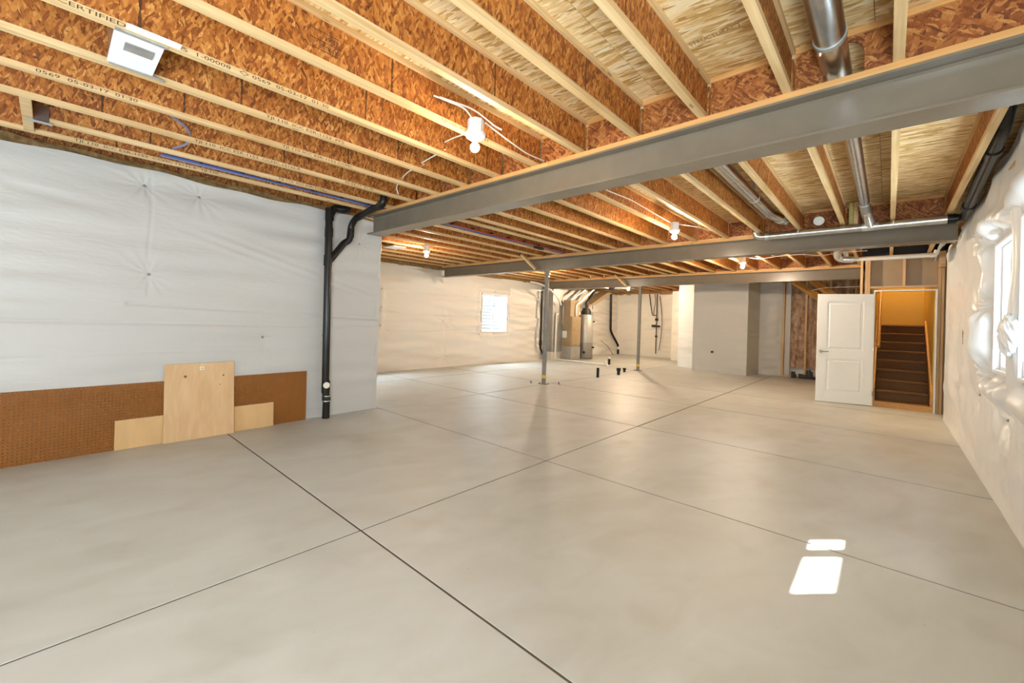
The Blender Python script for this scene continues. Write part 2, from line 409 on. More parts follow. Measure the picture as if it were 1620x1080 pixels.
# left wall (near section)
wall_left = empty('wall_left', kind='structure')
MB().hull8([(xl(-3.5)-.03, -3.5, 0), (xl(3.3)-.03, 3.3, 0), (-6.1, 3.3, 0), (-6.1, -3.5, 0),
            (xl(-3.5)-.03, -3.5, 2.66), (xl(3.3)-.03, 3.3, 2.66), (-6.1, 3.3, 2.66), (-6.1, -3.5, 2.66)]).done('foundation_core', 'concrete_wall', wall_left)
T1 = smoothnoise(9, 6, 1); T2 = smoothnoise(9, 22, 2)
LP = [(.60, 2.605), (1.05, 2.60), (.66, 1.724), (1.73, 1.077), (2.47, 1.09), (2.95, 2.40), (-1.2, 2.5), (-1.0, 1.6)]
def left_pos(y, z):
    top = 2.765+.012*np.sin(3.1*y)+.008*np.sin(9*y+1)
    zz = z/2.8*top
    h = .007*sn(y*.5, zz*2.8, T1)+.0035*sn(y*.22, zz*1.7, T2)
    h += pins_relief(y, zz, LP, .014, .20, 11, .42)
    h -= .004*np.exp(-((y-.655-.008*np.sin(6*zz))/.012)**2)*(zz > 1.50)       # vertical seam
    h -= .014*np.exp(-((zz-1.44+.035*y)/.012)**2)*(y > .5)                     # horizontal laps
    h -= .010*np.exp(-((zz-1.235+.01*y)/.012)**2)
    h -= .004*np.exp(-((zz-.92-.015*np.sin(2*y))/.010)**2)
    h += .012*np.sin(38*(zz+.16*(y+.5)))*np.exp(-((zz-2.35+.10*y)/.14)**2)*np.exp(-((y+.1)/.5)**2)*.25
    h += .006*np.sin(60*(zz+.28*y))*np.exp(-((zz-2.1+.22*(y-1.4))/.10)**2)*(1/(1+np.exp(-(y-1.1)*8)))*.5
    r = np.maximum(0, (y-3.28)/.06); edge = -.06*r**2
    x = xl(y)+.02+h+edge
    return np.stack([x, y, zz], -1)
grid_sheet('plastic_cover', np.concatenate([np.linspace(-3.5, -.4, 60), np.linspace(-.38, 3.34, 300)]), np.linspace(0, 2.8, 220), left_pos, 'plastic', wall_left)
MB().box((-9.6, 3.26, 0), (xl(3.3)+.02, 3.30, 2.74)).done('plastic_return', 'plastic', wall_left)
pin_parts(wall_left, [(xl(y)+.012, y, z) for y, z in LP[:6]], (1, 0, 0))
# rim band above the left wall
MB().box((-6.0, -3.5, 2.66), (-5.78, 3.3, 2.80)).done('sill_plate', 'flange', wall_left)
def rim_pos(y, z):
    h = .012*sn(y*3, z*9, T1)+.010*sn(y, z, smoothnoise(9, 40, 5))
    return np.stack([-5.62-.035*y-.55*(z-2.72)**1.0+h-.0, y, z+.006*np.sin(13*y)], -1)
grid_sheet('rim_insulation', np.linspace(-3.5, 3.05, 220), np.linspace(2.70, 2.86, 12), rim_pos, 'fiberglass', wall_left)
MB().box((-6.02, -3.5, 2.66), (-5.97, 3.2, 3.10)).done('rim_board', 'web', wall_left)

# far left wall
wall_far = empty('wall_far_left', kind='structure')
FW = (8.86, 10.0, .98, 2.20); HW = (4.1, 5.36, 1.16, 2.10)       # window openings (y0,y1,z0,z1)
def inr(u, v, R, e=0.): return (u > R[0]-e) & (u < R[1]+e) & (v > R[2]-e) & (v < R[3]+e)
FP = [(8.78, 2.24), (9.4, 2.26), (10.08, 2.22), (8.78, 1.6), (10.08, 1.6), (8.78, .93), (9.4, .92), (10.08, .93), (5.44, 1.6), (5.44, 1.15), (5.44, 2.05), (7.35, 1.28), (7.6, 1.3), (7.45, .3)]
def dist_rect(u, v, R):
    dx = np.maximum(np.maximum(R[0]-u, u-R[1]), 0); dz = np.maximum(np.maximum(R[2]-v, v-R[3]), 0)
    return np.sqrt(dx*dx+dz*dz)
def far_pos(y, z):
    h = .022*sn(y*.5, z*1.8, T1)+.009*sn(y*.3, z*1.5, T2)+pins_relief(y, z, FP, .04, .22, 9, .7)
    for R in (FW, HW):
        d = dist_rect(y, z, R); h += .05*np.exp(-((d-.10)/.07)**2)-.02*np.exp(-(d/.03)**2)
    h -= .012*np.exp(-((y-7.45)/.02)**2)*(z < 1.25)
    h -= .022*np.exp(-((z-2.25+.03*y)/.025)**2)+.022*np.exp(-((z-1.45+.04*np.sin(y))/.025)**2)+.015*np.exp(-((z-1.0+.03*np.sin(2*y+1))/.02)**2)
    top = 2.70
    return np.stack([XL2+.0+h, y, z], -1)
grid_sheet('plastic_cover', np.linspace(3.3, YBK, 330), np.linspace(0, 2.70, 110), far_pos, 'plastic_far', wall_far, lambda u, v: inr(u, v, FW) | inr(u, v, HW))
pin_parts(wall_far, [(XL2+.01, y, z) for y, z in FP[:12]], (1, 0, 0))
def fold_pos(u, v):
    y = 6.15+u*1.05; z = 2.70-.02*u-v*(.06+.30*u**2)
    return np.stack([XL2+.03+.16*u*v+.02*np.sin(9*u+4*v), y, z], -1)
grid_sheet('torn_plastic_flap', np.linspace(0, 1, 30), np.linspace(0, 1, 12), fold_pos, 'plastic_far', wall_far)
def wall_with_holes(name, x0, x1, y0, y1, z1, holes, mat, parent):
    m = MB(); ysp = sorted({y0, y1, *[h[0] for h in holes], *[h[1] for h in holes]})
    for a, b in zip(ysp, ysp[1:]):
        hs = [h for h in holes if h[0] <= a+1e-6 and h[1] >= b-1e-6]
        if hs: m.box((x0, a, 0), (x1, b, hs[0][2])); m.box((x0, a, hs[0][3]), (x1, b, z1))
        else: m.box((x0, a, 0), (x1, b, z1))
    return m.done(name, mat, parent)
wall_with_holes('foundation_core', XL2-.30, XL2-.09, 3.3, YBK+.3, 2.70, [FW, HW], 'concrete_wall', wall_far)
MB().box((XL2-.12, 3.3, 2.70), (XL2-.08, YBK, 3.10)).done('rim_board', 'web', wall_far)
def rim2(y, z): return np.stack([XL2-.0-.2*(z-2.7)+.02*sn(y, z*3, T2), y, z], -1)
grid_sheet('rim_insulation', np.linspace(3.3, YBK, 250), np.linspace(2.68, 2.79, 6), rim2, 'fiberglass', wall_far)

# back walls (floor outline steps forward in two boxed bays)
wall_back = empty('wall_back', kind='structure')
def sheet_seg(p, q, z1, seed, name='plastic_cover', mat='plastic_far', amp=.010, bulge=0):
    p, q = Vector(p), Vector(q); L = (q-p).length; d = (q-p)/L; nrm = Vector((d.y, -d.x))
    TT = smoothnoise(8, 7, seed); T3 = smoothnoise(8, 25, seed+9)
    def pos(u, v):
        h = amp*sn(u*.8, v*2., TT)+amp*.5*sn(u*.4, v*1.1, T3)-.012*np.exp(-((v-1.62+.02*u)/.02)**2)-.010*np.exp(-((v-1.15)/.015)**2)
        if bulge: h = h+bulge*np.sin(PI*np.clip(u/L, 0, 1))*np.sin(PI*np.clip(v/z1, 0, 1))
        e = np.minimum(u, L-u); h = h*np.clip(e/.08, 0, 1)
        return np.stack([p.x+d.x*u+nrm.x*h, p.y+d.y*u+nrm.y*h, v], -1)
    return grid_sheet(name, np.linspace(0, L, max(8, int(L/.04))), np.linspace(0, z1, 70), pos, mat, wall_back)
sheet_seg((-9.3, 17.5), (-6.05, 17.5), 2.72, 3)
sheet_seg((-6.35, 16.45), (-5.55, 16.25), 2.72, 4)
sheet_seg((-5.30, 14.32), (-4.55, 14.10), 2.74, 5, mat='plastic_bright')
sheet_seg((-4.40, 13.42), (-3.00, 13.42), 2.74, 6, mat='plastic')
sheet_seg((-3.00, 13.42), (-2.88, 14.30), 2.74, 7, mat='plastic')
sheet_seg((-2.90, 14.32), (-2.32, 14.37), 2.74, 8, mat='plastic', bulge=.06)
m = MB(); m.box((-9.6, 17.55, 0), (1.12, 17.8, 2.72)); m.done('foundation_core', 'concrete_wall', wall_back)
MB().box((-9.6, 17.62, 2.70), (1.12, 17.7, 3.10)).done('rim_board', 'web_x', wall_back)
MB().box((.92, 9.9, 0), (1.12, 17.8, 2.72)).done('foundation_core', 'concrete_wall', wall_back)
MB().box((.93, 9.9, 2.70), (.97, 17.8, 3.10)).done('rim_board', 'web', wall_back)
MB().box((-9.6, 17.5, 2.68), (-.4, 17.6, 2.80)).done('rim_insulation', 'fiberglass', wall_back)
MB().box((-6.35, 16.45, 0), (-5.6, 17.5, 2.70)).done('boxed_bay', 'plastic_far', wall_back)
MB().box((-5.30, 14.34, 0), (-4.5, 17.5, 2.72)).done('boxed_bay', 'plastic_bright', wall_back)
MB().box((-4.52, 13.44, 0), (-3.02, 17.5, 2.72)).done('boxed_bay', 'plastic', wall_back)
MB().box((-3.0, 14.40, 0), (-2.28, 14.6, 2.72)).done('boxed_bay', 'plastic', wall_back)
# small pipe sleeve in the boxed bay
m = MB(); m.tube([(-3.93, 13.44, .62), (-3.93, 13.37, .62)], .035, 12)
tag(m.done('pipe_stub', 'black', None, True), 'small dark capped pipe end poking through the white boxed-out wall', 'pipe')

# right wall
wall_right = empty('wall_right', kind='structure')
RWF = (4.98, 5.72, 1.06, 2.20); RWN = (3.72, 4.74, 1.06, 2.27)
RP = [(5.80, 2.26), (5.80, 1.66), (5.80, 1.02), (5.4, .98), (4.86, .98), (5.35, 2.28), (4.86, 1.9), (7.0, 1.62), (6.6, .75), (5.2, .70), (6.9, 2.45), (8.4, 1.5)]
T5 = smoothnoise(10, 5, 11); T6 = smoothnoise(10, 13, 12)
def right_pos(y, z):
    top = np.interp(y, [-3.5, 4.0, 4.7, 5.35, 6.3, 7.35, 7.9, 8.6, 9.2, 9.95], [2.98, 2.99, 2.97, 2.93, 2.93, 2.89, 2.86, 2.83, 2.80, 2.76])
    zz = np.where(z > 2.3, 2.3+(z-2.3)*(top-2.3)/.6, z)
    b = .020*sn(y, zz, T5)+.008*sn(y, zz*1.4, T6)
    d = np.minimum(dist_rect(y, zz, RWF), dist_rect(y, zz, RWN))
    ring = np.exp(-((d-.15)/.10)**2)*(1-np.exp(-((y-4.86)/.16)**4)*(zz < 2.35))
    b = b+.10*ring*(.9+.15*np.sin(7*zz+4*y))-.05*np.exp(-(d/.035)**2)
    b += pins_relief(y, zz, RP, .085, .16, 8, .55, 3)
    b += .016*np.sin(30*(y-.5*zz))*np.exp(-((zz-.78)/.22)**2)*np.exp(-((y-5.4)/.8)**2)*.7
    b += .05*np.exp(-((zz-2.62)/.16)**2)*np.exp(-((y-6.6)/1.3)**2)
    b += -.03*np.exp(-((z-2.86)/.05)**2)
    b = b*np.clip((zz+.02)/.14, .15, 1)
    b = b+.02*np.exp(-(zz/.06)**2)
    b = np.where(y > 9.7, b*np.clip((9.97-y)/.27, 0, 1), b)
    x = XR+.012-b
    x = np.where((d < .001), XR+.05, x)
    return np.stack([x, y, zz], -1)
U = np.concatenate([np.linspace(-3.5, 3.4, 90), np.linspace(3.43, 6.6, 190), np.linspace(6.63, 9.95, 120)])
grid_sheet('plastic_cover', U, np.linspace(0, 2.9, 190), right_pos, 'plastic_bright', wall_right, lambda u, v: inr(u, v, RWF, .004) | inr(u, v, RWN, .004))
wall_with_holes('foundation_core', .90, 1.12, -3.5, 10.2, 2.72, [(3.7, 5.72, 1.06, 2.70)], 'concrete_wall', wall_right)
MB().box((.93, -3.5, 2.72), (.97, 10.2, 3.10)).done('rim_board', 'web', wall_right)
MB().box((.86, 3.7, 2.285), (.885, 5.78, 2.76)).done('sky_leak_board', 'stud_x', wall_right)  # added board that shuts out stray sky light above the windows
MB().box((.70, 3.5, 2.72), (.93, 10.0, 2.74)).done('sill_plate', 'stud', wall_right)
pin_parts(wall_right, [(XR+.045, y, z) for y, z in RP], (-1, 0, 0))
m = MB(); m.box((-.004, -.07, -.008), (0, .06, .006)); m.box((-.004, -.02, -.13), (0, .0, .03)); m.box((-.004, .02, -.05), (0, .035, .04))
o = m.done('torn_spot', 'pin', wall_right, kind='stuff'); o.location = (.648, 7.15, 1.40)
# loose bunch of plastic hanging off the post between the two windows
bm = bmesh.new(); bmesh.ops.create_icosphere(bm, subdivisions=5, radius=1)
TB = smoothnoise(8, 5, 21); TBb = smoothnoise(8, 14, 22)
for v in bm.verts:
    n = v.co.normalized(); w = float(sn(np.array(n.y*2), np.array(n.z*2+n.x), TB))*.07+float(sn(np.array(n.y), np.array(n.z+n.x), TBb))*.05
    w += .05*abs(math.sin(6*math.atan2(n.z, n.y)))
    v.co = n*(1+w); v.co.x *= .06; v.co.y *= .12; v.co.z *= .15
me = bpy.data.meshes.new('plastic_bunch'); bm.to_mesh(me); bm.free()
o = mesh_obj('plastic_bunch', me, wall_right, 'plastic_bright', True); o.location = (.675, 4.80, 1.39)
def post_pos(v, t):   # v: height, t: around the post
    y = 4.85+.13*np.cos(t)*(1+.10*np.sin(7*v)+.12*np.sin(2.6*v+.6)); x = XR+.045-.055*np.sin(t)*(1+.25*np.sin(5*v+1))
    x = x-.010*np.sin(9*t+4*v); return np.stack([x, y, v], -1)
grid_sheet('plastic_post_wrap', np.linspace(.95, 2.40, 80), np.linspace(-.1, PI+.1, 26), post_pos, 'plastic_bright', wall_right)
# torn flap of facing at the head of the wall by the doorway
def flap_pos(u, v):
    # hinged along the wall head, sagging out over the end of the middle beam
    y = 6.05+u*3.35; out = (.02+.13*np.clip(u*1.3, 0, 1)**1.3); fold = v*(1-.10*np.sin(4*u))
    x = .665-out*fold+.012*np.sin(9*u+5*v); z = 2.91-.09*u-.27*fold**1.2*(.30+.70*u)+.016*np.sin(14*u+4*v)*v+.010*np.sin(37*u)*v
    return np.stack([x, y, z], -1)
grid_sheet('torn_plastic_flap', np.linspace(0, 1, 90), np.linspace(0, 1, 20), flap_pos, 'plastic_bright', wall_right)

# back of the room behind the camera
wall_rear = empty('wall_rear', kind='structure')
MB().box((-6.0, -3.75, 0), (1.0, -3.5, 3.10)).done('rear_wall_core', 'plastic', wall_rear)

# ------------------------------------------------------------------ windows
def window(n, X, R, out, slider=True, depth=.14, mid=None):
    """vinyl window in a wall whose face is X; out=+1/-1 outward along x."""
    w = empty('window_%d' % n, kind='structure', loc=(X, (R[0]+R[1])/2, R[2])); ox, oy, oz = w.location
    y0, y1, z0, z1 = R[0]-oy, R[1]-oy, R[2]-oz, R[3]-oz
    def ring(m, xa, xb, t, i=0.):
        a, b = (xa, xb) if xa < xb else (xb, xa)
        m.box((a, y0+i, z0+i), (b, y0+i+t, z1-i)); m.box((a, y1-i-t, z0+i), (b, y1-i, z1-i))
        m.box((a, y0+i+t, z0+i), (b, y1-i-t, z0+i+t)); m.box((a, y0+i+t, z1-i-t), (b, y1-i-t, z1-i))
    s = out
    m = MB(); ring(m, s*.0, s*depth, .022); m.done('window_frame', 'vinyl', w, bevel=.002)
    m = MB(); ring(m, s*.045, s*(depth+.02), .030, .022); m.done('inner_frame', 'vinyl', w, bevel=.002)
    mid = (y0+y1)/2 if mid is None else mid-oy
    for k, (a, b) in enumerate(((y0+.052, mid+.012), (mid-.012, y1-.052))):
        xa = s*(depth-.045+.018*k); xb = xa+s*.018; t = .028
        lo, hi = min(xa, xb), max(xa, xb)
        m = MB(); m.box((lo, a, z0+.052), (hi, a+t, z1-.052)); m.box((lo, b-t, z0+.052), (hi, b, z1-.052))
        m.box((lo, a+t, z0+.052), (hi, b-t, z0+.052+t)); m.box((lo, a+t, z1-.052-t), (hi, b-t, z1-.052)); sash = m.done('sash', 'vinyl', w)
        m = MB(); m.box(((lo+hi)/2-.002, a+t, z0+.052+t), ((lo+hi)/2+.002, b-t, z1-.052-t)); m.done('pane', 'glass', sash)
    if n == 4:
        m = MB(); m.box((s*(depth-.05), mid-.028, z0+.05), (s*(depth+.02), mid+.028, z1-.05)); m.done('mullion', 'vinyl', w)
    return w
window(1, XL2, FW, -1)
window(2, XL2, HW, -1)
window(3, XR+.012, RWF, 1, depth=.12)
window(4, XR+.012, RWN, 1, depth=.17, mid=4.43)
# corrugated wells outside, with ground behind them
def well(name, X, out, y0, y1, dpt, z0, z1, label):
    nseg = 22; rows = 64; v = []; f = []
    for j in range(rows+1):
        z = z0+(z1-z0)*j/rows; rr = .018*math.sin(j/rows*(z1-z0)/.11*2*PI)
        for i in range(nseg+1):
            t = PI*i/nseg; yc = (y0+y1)/2; ry = (y1-y0)/2
            cs = math.copysign(abs(math.cos(t))**.5, math.cos(t)); ss = math.sin(t)**.5
            v.append((X+out*(dpt+rr)*ss, yc-(ry+rr)*cs, z))
    for j in range(rows):
        for i in range(nseg): a = j*(nseg+1)+i; f.append((a, a+1, a+nseg+2, a+nseg+1))
    o = mesh_obj(name, pyd(name, v, f), None, 'well', True)
    sd = o.modifiers.new('thick', 'SOLIDIFY'); sd.thickness = .004
    return tag(o, label, 'window well')
well('window_well', 1.12, 1, 3.30, 6.03, .37, .8, 3.03, 'pale corrugated metal window well outside the right-hand window')
well('window_well', XL2-.30, -1, 8.60, 10.25, .95, .8, 2.75, 'pale corrugated window well behind the small far left window')
well('window_well', XL2-.30, -1, 3.9, 5.5, .95, .8, 2.75, 'pale window well behind the hidden left window at the wall corner')
m = MB(); m.box((1.16, 6.05, 0), (1.95, 7.6, 6.0)); o = m.done('sun_block_box', 'siding'); tag(o, 'white sided box added outside the right window to block sun', 'sun blocker')  # unseen box added outside to keep sun out of the far window
gr = empty('ground', kind='structure')
for a, b in (((1.12, -8, 2.5), (14, 3.5, 2.68)), ((1.12, 6.1, 2.5), (14, 22, 2.68)), ((1.52, 3.4, 2.5), (14, 6.1, 2.68)), ((-22, -8, 2.4), (-10.6, 22, 2.6)), ((-10.6, 5.6, 2.4), (-9.6, 8.5, 2.6)), ((-10.6, 10.4, 2.4), (-9.6, 22, 2.6))):
    MB().box(a, b).done('yard_patch', 'soil', gr)

# ------------------------------------------------------------------ ceiling subfloor
ceil_ = empty('ceiling', kind='structure')
def minus(x0, x1, y0, y1, h=(-.27, .67, 10.42, 13.72)):   # rectangle less the stair opening
    if x1 <= h[0] or x0 >= h[1] or y1 <= h[2] or y0 >= h[3]: return [(x0, x1, y0, y1)]
    r = [(x0, x1, y0, h[2]), (x0, x1, h[3], y1), (x0, h[0], max(y0, h[2]), min(y1, h[3])), (h[1], x1, max(y0, h[2]), min(y1, h[3]))]
    return [q for q in r if q[1]-q[0] > .002 and q[3]-q[2] > .002]
x = 1.13; i = 0
while x > -9.8:
    x2 = x-1.22
    for y0 in ((-3.9, -1.40, 1.06, 3.52, 5.98, 8.44, 10.9, 13.36, 15.82) if i % 2 else (-3.9, -2.6, -.16, 2.30, 4.76, 7.22, 9.68, 12.14, 14.6, 17.06)):
        y1 = y0+2.436
        if y0 < -3.5: y1 = (-1.404 if i % 2 else -2.604)
        for a, b, c, d in minus(x2+.003, x, y0, min(y1, 18.)): MB().box((a, c, ZC), (b, d, ZC+.019)).done('subfloor_panel', 'subfloor', ceil_)
    x = x2; i += 1
for a, b, c, d in minus(-9.9, 1.14, -4, 18): MB().box((a, c, ZC+.02), (b, d, ZC+.06)).done('floor_above', 'black', ceil_)
MB().box((-9.9, -4, ZC+1.3), (1.14, 18, ZC+4.5)).done('house_above', 'siding', ceil_)
text('STRUCTURAL 1', ceil_, (-.94, 2.60, ZC-.0015), (1, -.02, 0), (0, -1, 0), .055, .75, 'inksoft')
text('0-108 RATED SHEATHING', ceil_, (.07, 5.06, ZC-.0015), (1, 0, 0), (0, -1, 0), .035, .6, 'inksoft')
text('APA', ceil_, (-.90, 4.7, ZC-.0015), (1, 0, 0), (0, -1, 0), .05, 1., 'inksoft')

# ------------------------------------------------------------------ I-joists
ORD = ['first', 'second', 'third', 'fourth', 'fifth', 'sixth', 'seventh', 'eighth', 'ninth', 'tenth', 'eleventh', 'twelfth',
       'thirteenth', 'fourteenth', 'fifteenth', 'sixteenth', 'seventeenth', 'eighteenth', 'nineteenth', 'twentieth', 'twenty-first', 'twenty-second']
_jm = {}
def joist(x, y0, y1, label, group, src=[None]):
    L = y1-y0
    key = round(L, 3)
    if key not in _jm:
        a = MB().box((0, 0, 0), (FLW, L, FLT)); b = MB().box((0, 0, .30-FLT), (FLW, L, .30)); c = MB().box((FLW/2-.005, 0, FLT), (FLW/2+.005, L, .30-FLT))
        r = []
        for q, nm, mt in ((a, 'bottom_flange', 'flange'), (b, 'top_flange', 'flange'), (c, 'web', 'web')):
            bmesh.ops.recalc_face_normals(q.bm, faces=q.bm.faces)
            me = bpy.data.meshes.new(nm); q.bm.to_mesh(me); q.bm.free(); me.materials.append(M[mt]); r.append((nm, me))
        _jm[key] = r
    e = empty('joist', (x, y0, ZJ), label, 'joist', group)
    kids = {}
    for nm, me in _jm[key]: kids[nm] = link(bpy.data.objects.new(nm, me), e)
    return e, kids
def xk(k): return -.01-.4925*k
near = {}
NB = [xk(-1)+.0] + [xk(k) for k in range(10)] + [-4.93, -5.30]
for i, x in enumerate(NB):
    if i == 0: lb = 'pale-flanged wooden I-joist of the near bay, second right of the round duct'
    elif i == 1: lb = 'pale-flanged wooden I-joist of the near bay, just right of the big round duct'
    elif i < 11: lb = 'pale-flanged wooden I-joist of the near bay, %s one left of the round duct' % ORD[i-2]
    elif i == 11: lb = 'short wooden I-joist hung from a metal hanger near the left wall'
    else: lb = 'printed I-joist running closest along the top of the left wall'
    y0 = -3.4 if i != 11 else -.02
    if i == 11: y0 = -.115
    near[i] = joist(x, y0, 3.02, lb, 'I-joists over the near bay')
# printing on the visible side faces of the near flanges
def jt(i, y, s, size=.030, sx=1.75, mat='ink'):
    e, k = near[i]; f = k['bottom_flange']
    text(s, f, (FLW+.0012, y-e.location.y, .006), (0, 1, 0), (0, 0, 1), size, sx, mat)
jt(7, -.02, 'CERTIFIED'); jt(7, .40, 'PFS  1-00008'); jt(7, .72, '\u25C7 0569  05-03-17  01:30')
jt(9, -.9, 'CERTIFIED  PFS  1-00008'); jt(9, -.10, '0569  05-03-17  01:30')
jt(8, 1.02, 'TJI 110  ICC ESR-1153  PFS'); jt(10, .78, 'TJI 110  ICC ESR-1153  CCMC 13132-R'); jt(12, .10, 'TJI 110  ICC ESR-1153  CCMC 13132-R  TJI 110')
jt(11, 1.6, 'TJI 110  ICC ESR-1153'); jt(6, 1.85, 'TJI 110  ICC ESR-1153'); jt(9, 1.3, 'TJI 110 ICC ESR-1153 CCMC'); jt(8, -.6, '01:30  0569'); jt(10, 2.1, '05-03-17  01:30')
def webstamp(i, y, z, lines, size=.05):
    e, k = near[i]; f = k['web']; X = FLW/2+.0058
    for n, s in enumerate(lines):
        text(s, f, (X, y-e.location.y, z-ZJ+n*size*1.25), (0, -1, 0), (0, 0, -1), size, .85, 'ink')
    w = .165; m = MB()
    for n in range(len(lines)+1):
        zz = z-ZJ-size*.95+n*size*1.25; m.box((X-.001, y-w-e.location.y, zz), (X+.0006, y+.01-e.location.y, zz+.003))
    m.done('stamp_frame', 'ink', f)
webstamp(6, 1.10, 2.93, ['APR-17', '25/64'], .042); webstamp(10, 1.75, 2.98, ['25/64'], .035); webstamp(10, .25, 2.96, ['PS2-10'], .035)
# middle bay
MBX = [xk(k) for k in range(-1, 9)] + [-4.42, -4.69] + [-5.27-.4925*k for k in range(9)]
for i, x in enumerate(MBX):
    if i == 0: lb = 'wooden I-joist of the middle bay beside the right wall and black pipe'
    elif i == 1: lb = 'wooden I-joist of the middle bay, just right of the slim round duct'
    elif i < 12: lb = 'wooden I-joist of the middle bay, %s one left of the slim duct' % ORD[i-2]
    else: lb = 'wooden I-joist of the middle bay, %s one left of the red and blue tubes' % ORD[i-12]
    joist(x, 3.06, 7.32, lb, 'I-joists between the first and second steel beams')
for i, x in enumerate(MBX):
    joist(x, 7.36, 11.72, 'I-joist between second and third steel beams, %s from the right wall' % ORD[i], 'I-joists between the second and third steel beams')
n = 0
for i, x in enumerate(MBX):
    if x > -.45: continue
    joist(x, 11.78, 17.4, 'far I-joist beyond the third steel beam, %s from the stairwell' % ORD[n], 'I-joists beyond the third steel beam'); n += 1

# blocking panels standing on the beams between joists
def blocking(xa, xb, y, label, group, hole=None, cut=None):
    e = empty('blocking', (xa, y, ZJ), label, 'blocking', group); L = xb-xa
    MB().box((0, -.02, 0), (L, .02, FLT)).done('bottom_flange', 'flange', e)
    MB().box((0, -.02, .30-FLT), (L, .02, .30)).done('top_flange', 'lumber_x', e)
    if hole:
        c0, r = hole; m = MB(); h0, h1 = FLT, .30-FLT
        m.box((0, -.005, h0), (c0-r, .005, h1)); m.box((c0+r, -.005, h0), (L, .005, h1))
        n = 10; zc = min(.15, h1-r-.01)
        for k in range(n):
            a0, a1 = PI*k/n, PI*(k+1)/n
            m.prism([(c0+r*math.cos(a0), zc+r*math.sin(a0)), (c0+r*math.cos(a0), h1), (c0+r*math.cos(a1), h1), (c0+r*math.cos(a1), zc+r*math.sin(a1))], -.005, .005)
        m.done('web', 'web_x', e)
    else: MB().box((0, -.005, FLT), (L, .005, .30-FLT)).done('web', 'web_x', e)
for y, grp, X in ((3.04, 'blocking panels on the first steel beam', NB[:11]), (7.34, 'blocking panels on the second steel beam', MBX), (11.75, 'blocking panels on the third steel beam', MBX)):
    nm = {3.04: 'nearest', 7.34: 'second', 11.75: 'third'}[y]
    for i, (a, b) in enumerate(zip(X[1:], X)):
        if y > 11 and a > -.9: continue
        if b-a-FLW < .1: continue
        lb = 'reddish strand board blocking on the %s steel beam, %s from the right wall' % (nm, ORD[i])
        hole = (.23, .095) if (y == 3.04 and i == 1) else None
        blocking(a+FLW+.002, b-.002, y, lb, grp, hole)

# ------------------------------------------------------------------ steel beams with wood nailers
def beam(x0, x1, yc, label):
    e = empty('steel_beam', ((x0+x1)/2, yc, ZB), label, 'steel beam', 'grey steel I-beams'); h = ZST-ZB; w = .10; tf = .014; tw = .005
    a, b = x0-(x0+x1)/2, x1-(x0+x1)/2
    poly = [(-w, 0), (w, 0), (w, tf), (tw+.012, tf), (tw, tf+.012), (tw, h-tf-.012), (tw+.012, h-tf), (w, h-tf), (w, h), (-w, h), (-w, h-tf), (-tw-.012, h-tf), (-tw, h-tf-.012), (-tw, tf+.012), (-tw-.012, tf), (-w, tf)]
    MB().prism(poly, a, b, 'x').done('i_section', 'steel', e)
    n = max(1, round((b-a)/3.05)); L = (b-a)/n
    for k in range(n): MB().box((a+k*L+.002, -.095, h+.001), (a+(k+1)*L-.002, .095, ZJ-ZB-.0005)).done('nailer_plate', 'lumber_x', e)
    return e
beam(-5.42, .86, 3.03, 'large grey steel I-beam crossing the near ceiling with wood plate on top')
beam(-9.20, .60, 7.33, 'middle grey steel I-beam carried by the nearer round column')
beam(-9.20, -.45, 11.75, 'farthest grey steel I-beam ending at the stairwell studs')

# columns
def column(x, y, label):
    e = empty('steel_column', (x, y, 0), label, 'column', 'round steel columns'); r = .047
    MB().lathe([(r, .014), (r, ZB-.012)], seg=24).done('column_shaft', 'column', e, True)
    MB().box((-.10, -.07, 0), (.10, .07, .014)).done('base_plate', 'column', e)
    MB().box((-.10, -.07, ZB-.012), (.10, .07, ZB)).done('cap_plate', 'column', e)
    MB().lathe([(r+.002, .13), (r+.002, .20)], seg=24).done('yellow_tape', 'yellow', e, True)
    m = MB()
    for sx in (-1, 1):
        for sy in (-1, 1): m.lathe([(.012, .014), (.012, .03)], (sx*.08, sy*.05, 0), 6)
    m.done('anchor_bolts', 'column', e)
column(-5.60, 7.31, 'grey round steel column with yellow tape, nearer of two')
column(-5.50, 11.74, 'grey round steel column with yellow tape, farther of two by the utility corner')
for (x, y, lb) in ((-5.86, 7.2, 'tiny grey anchor clip on the floor left of the nearer column'), (-5.35, 7.55, 'tiny grey anchor clip on the floor right of the nearer column')):
    m = MB(); m.box((-.02, -.02, 0), (.02, .02, .012)); m.box((-.02, -.02, .012), (-.012, .02, .05)); o = m.done('anchor_clip', 'pin'); o.location = (x, y, 0); tag(o, lb, 'clip')

# braces from joists to beams
for (p, q, lb) in (((-6.15, 7.05, 2.86), (-5.86, 7.22, 2.53), 'short diagonal wood brace leaning on the middle steel beam by the column'), ((-6.2, 11.45, 2.86), (-5.9, 11.64, 2.53), 'short diagonal wood brace leaning on the farthest steel beam')):
    p, q = Vector(p), Vector(q); m = MB(); m.tube([p, q], .035, 4); tag(m.done('wood_brace', 'flange'), lb, 'brace')

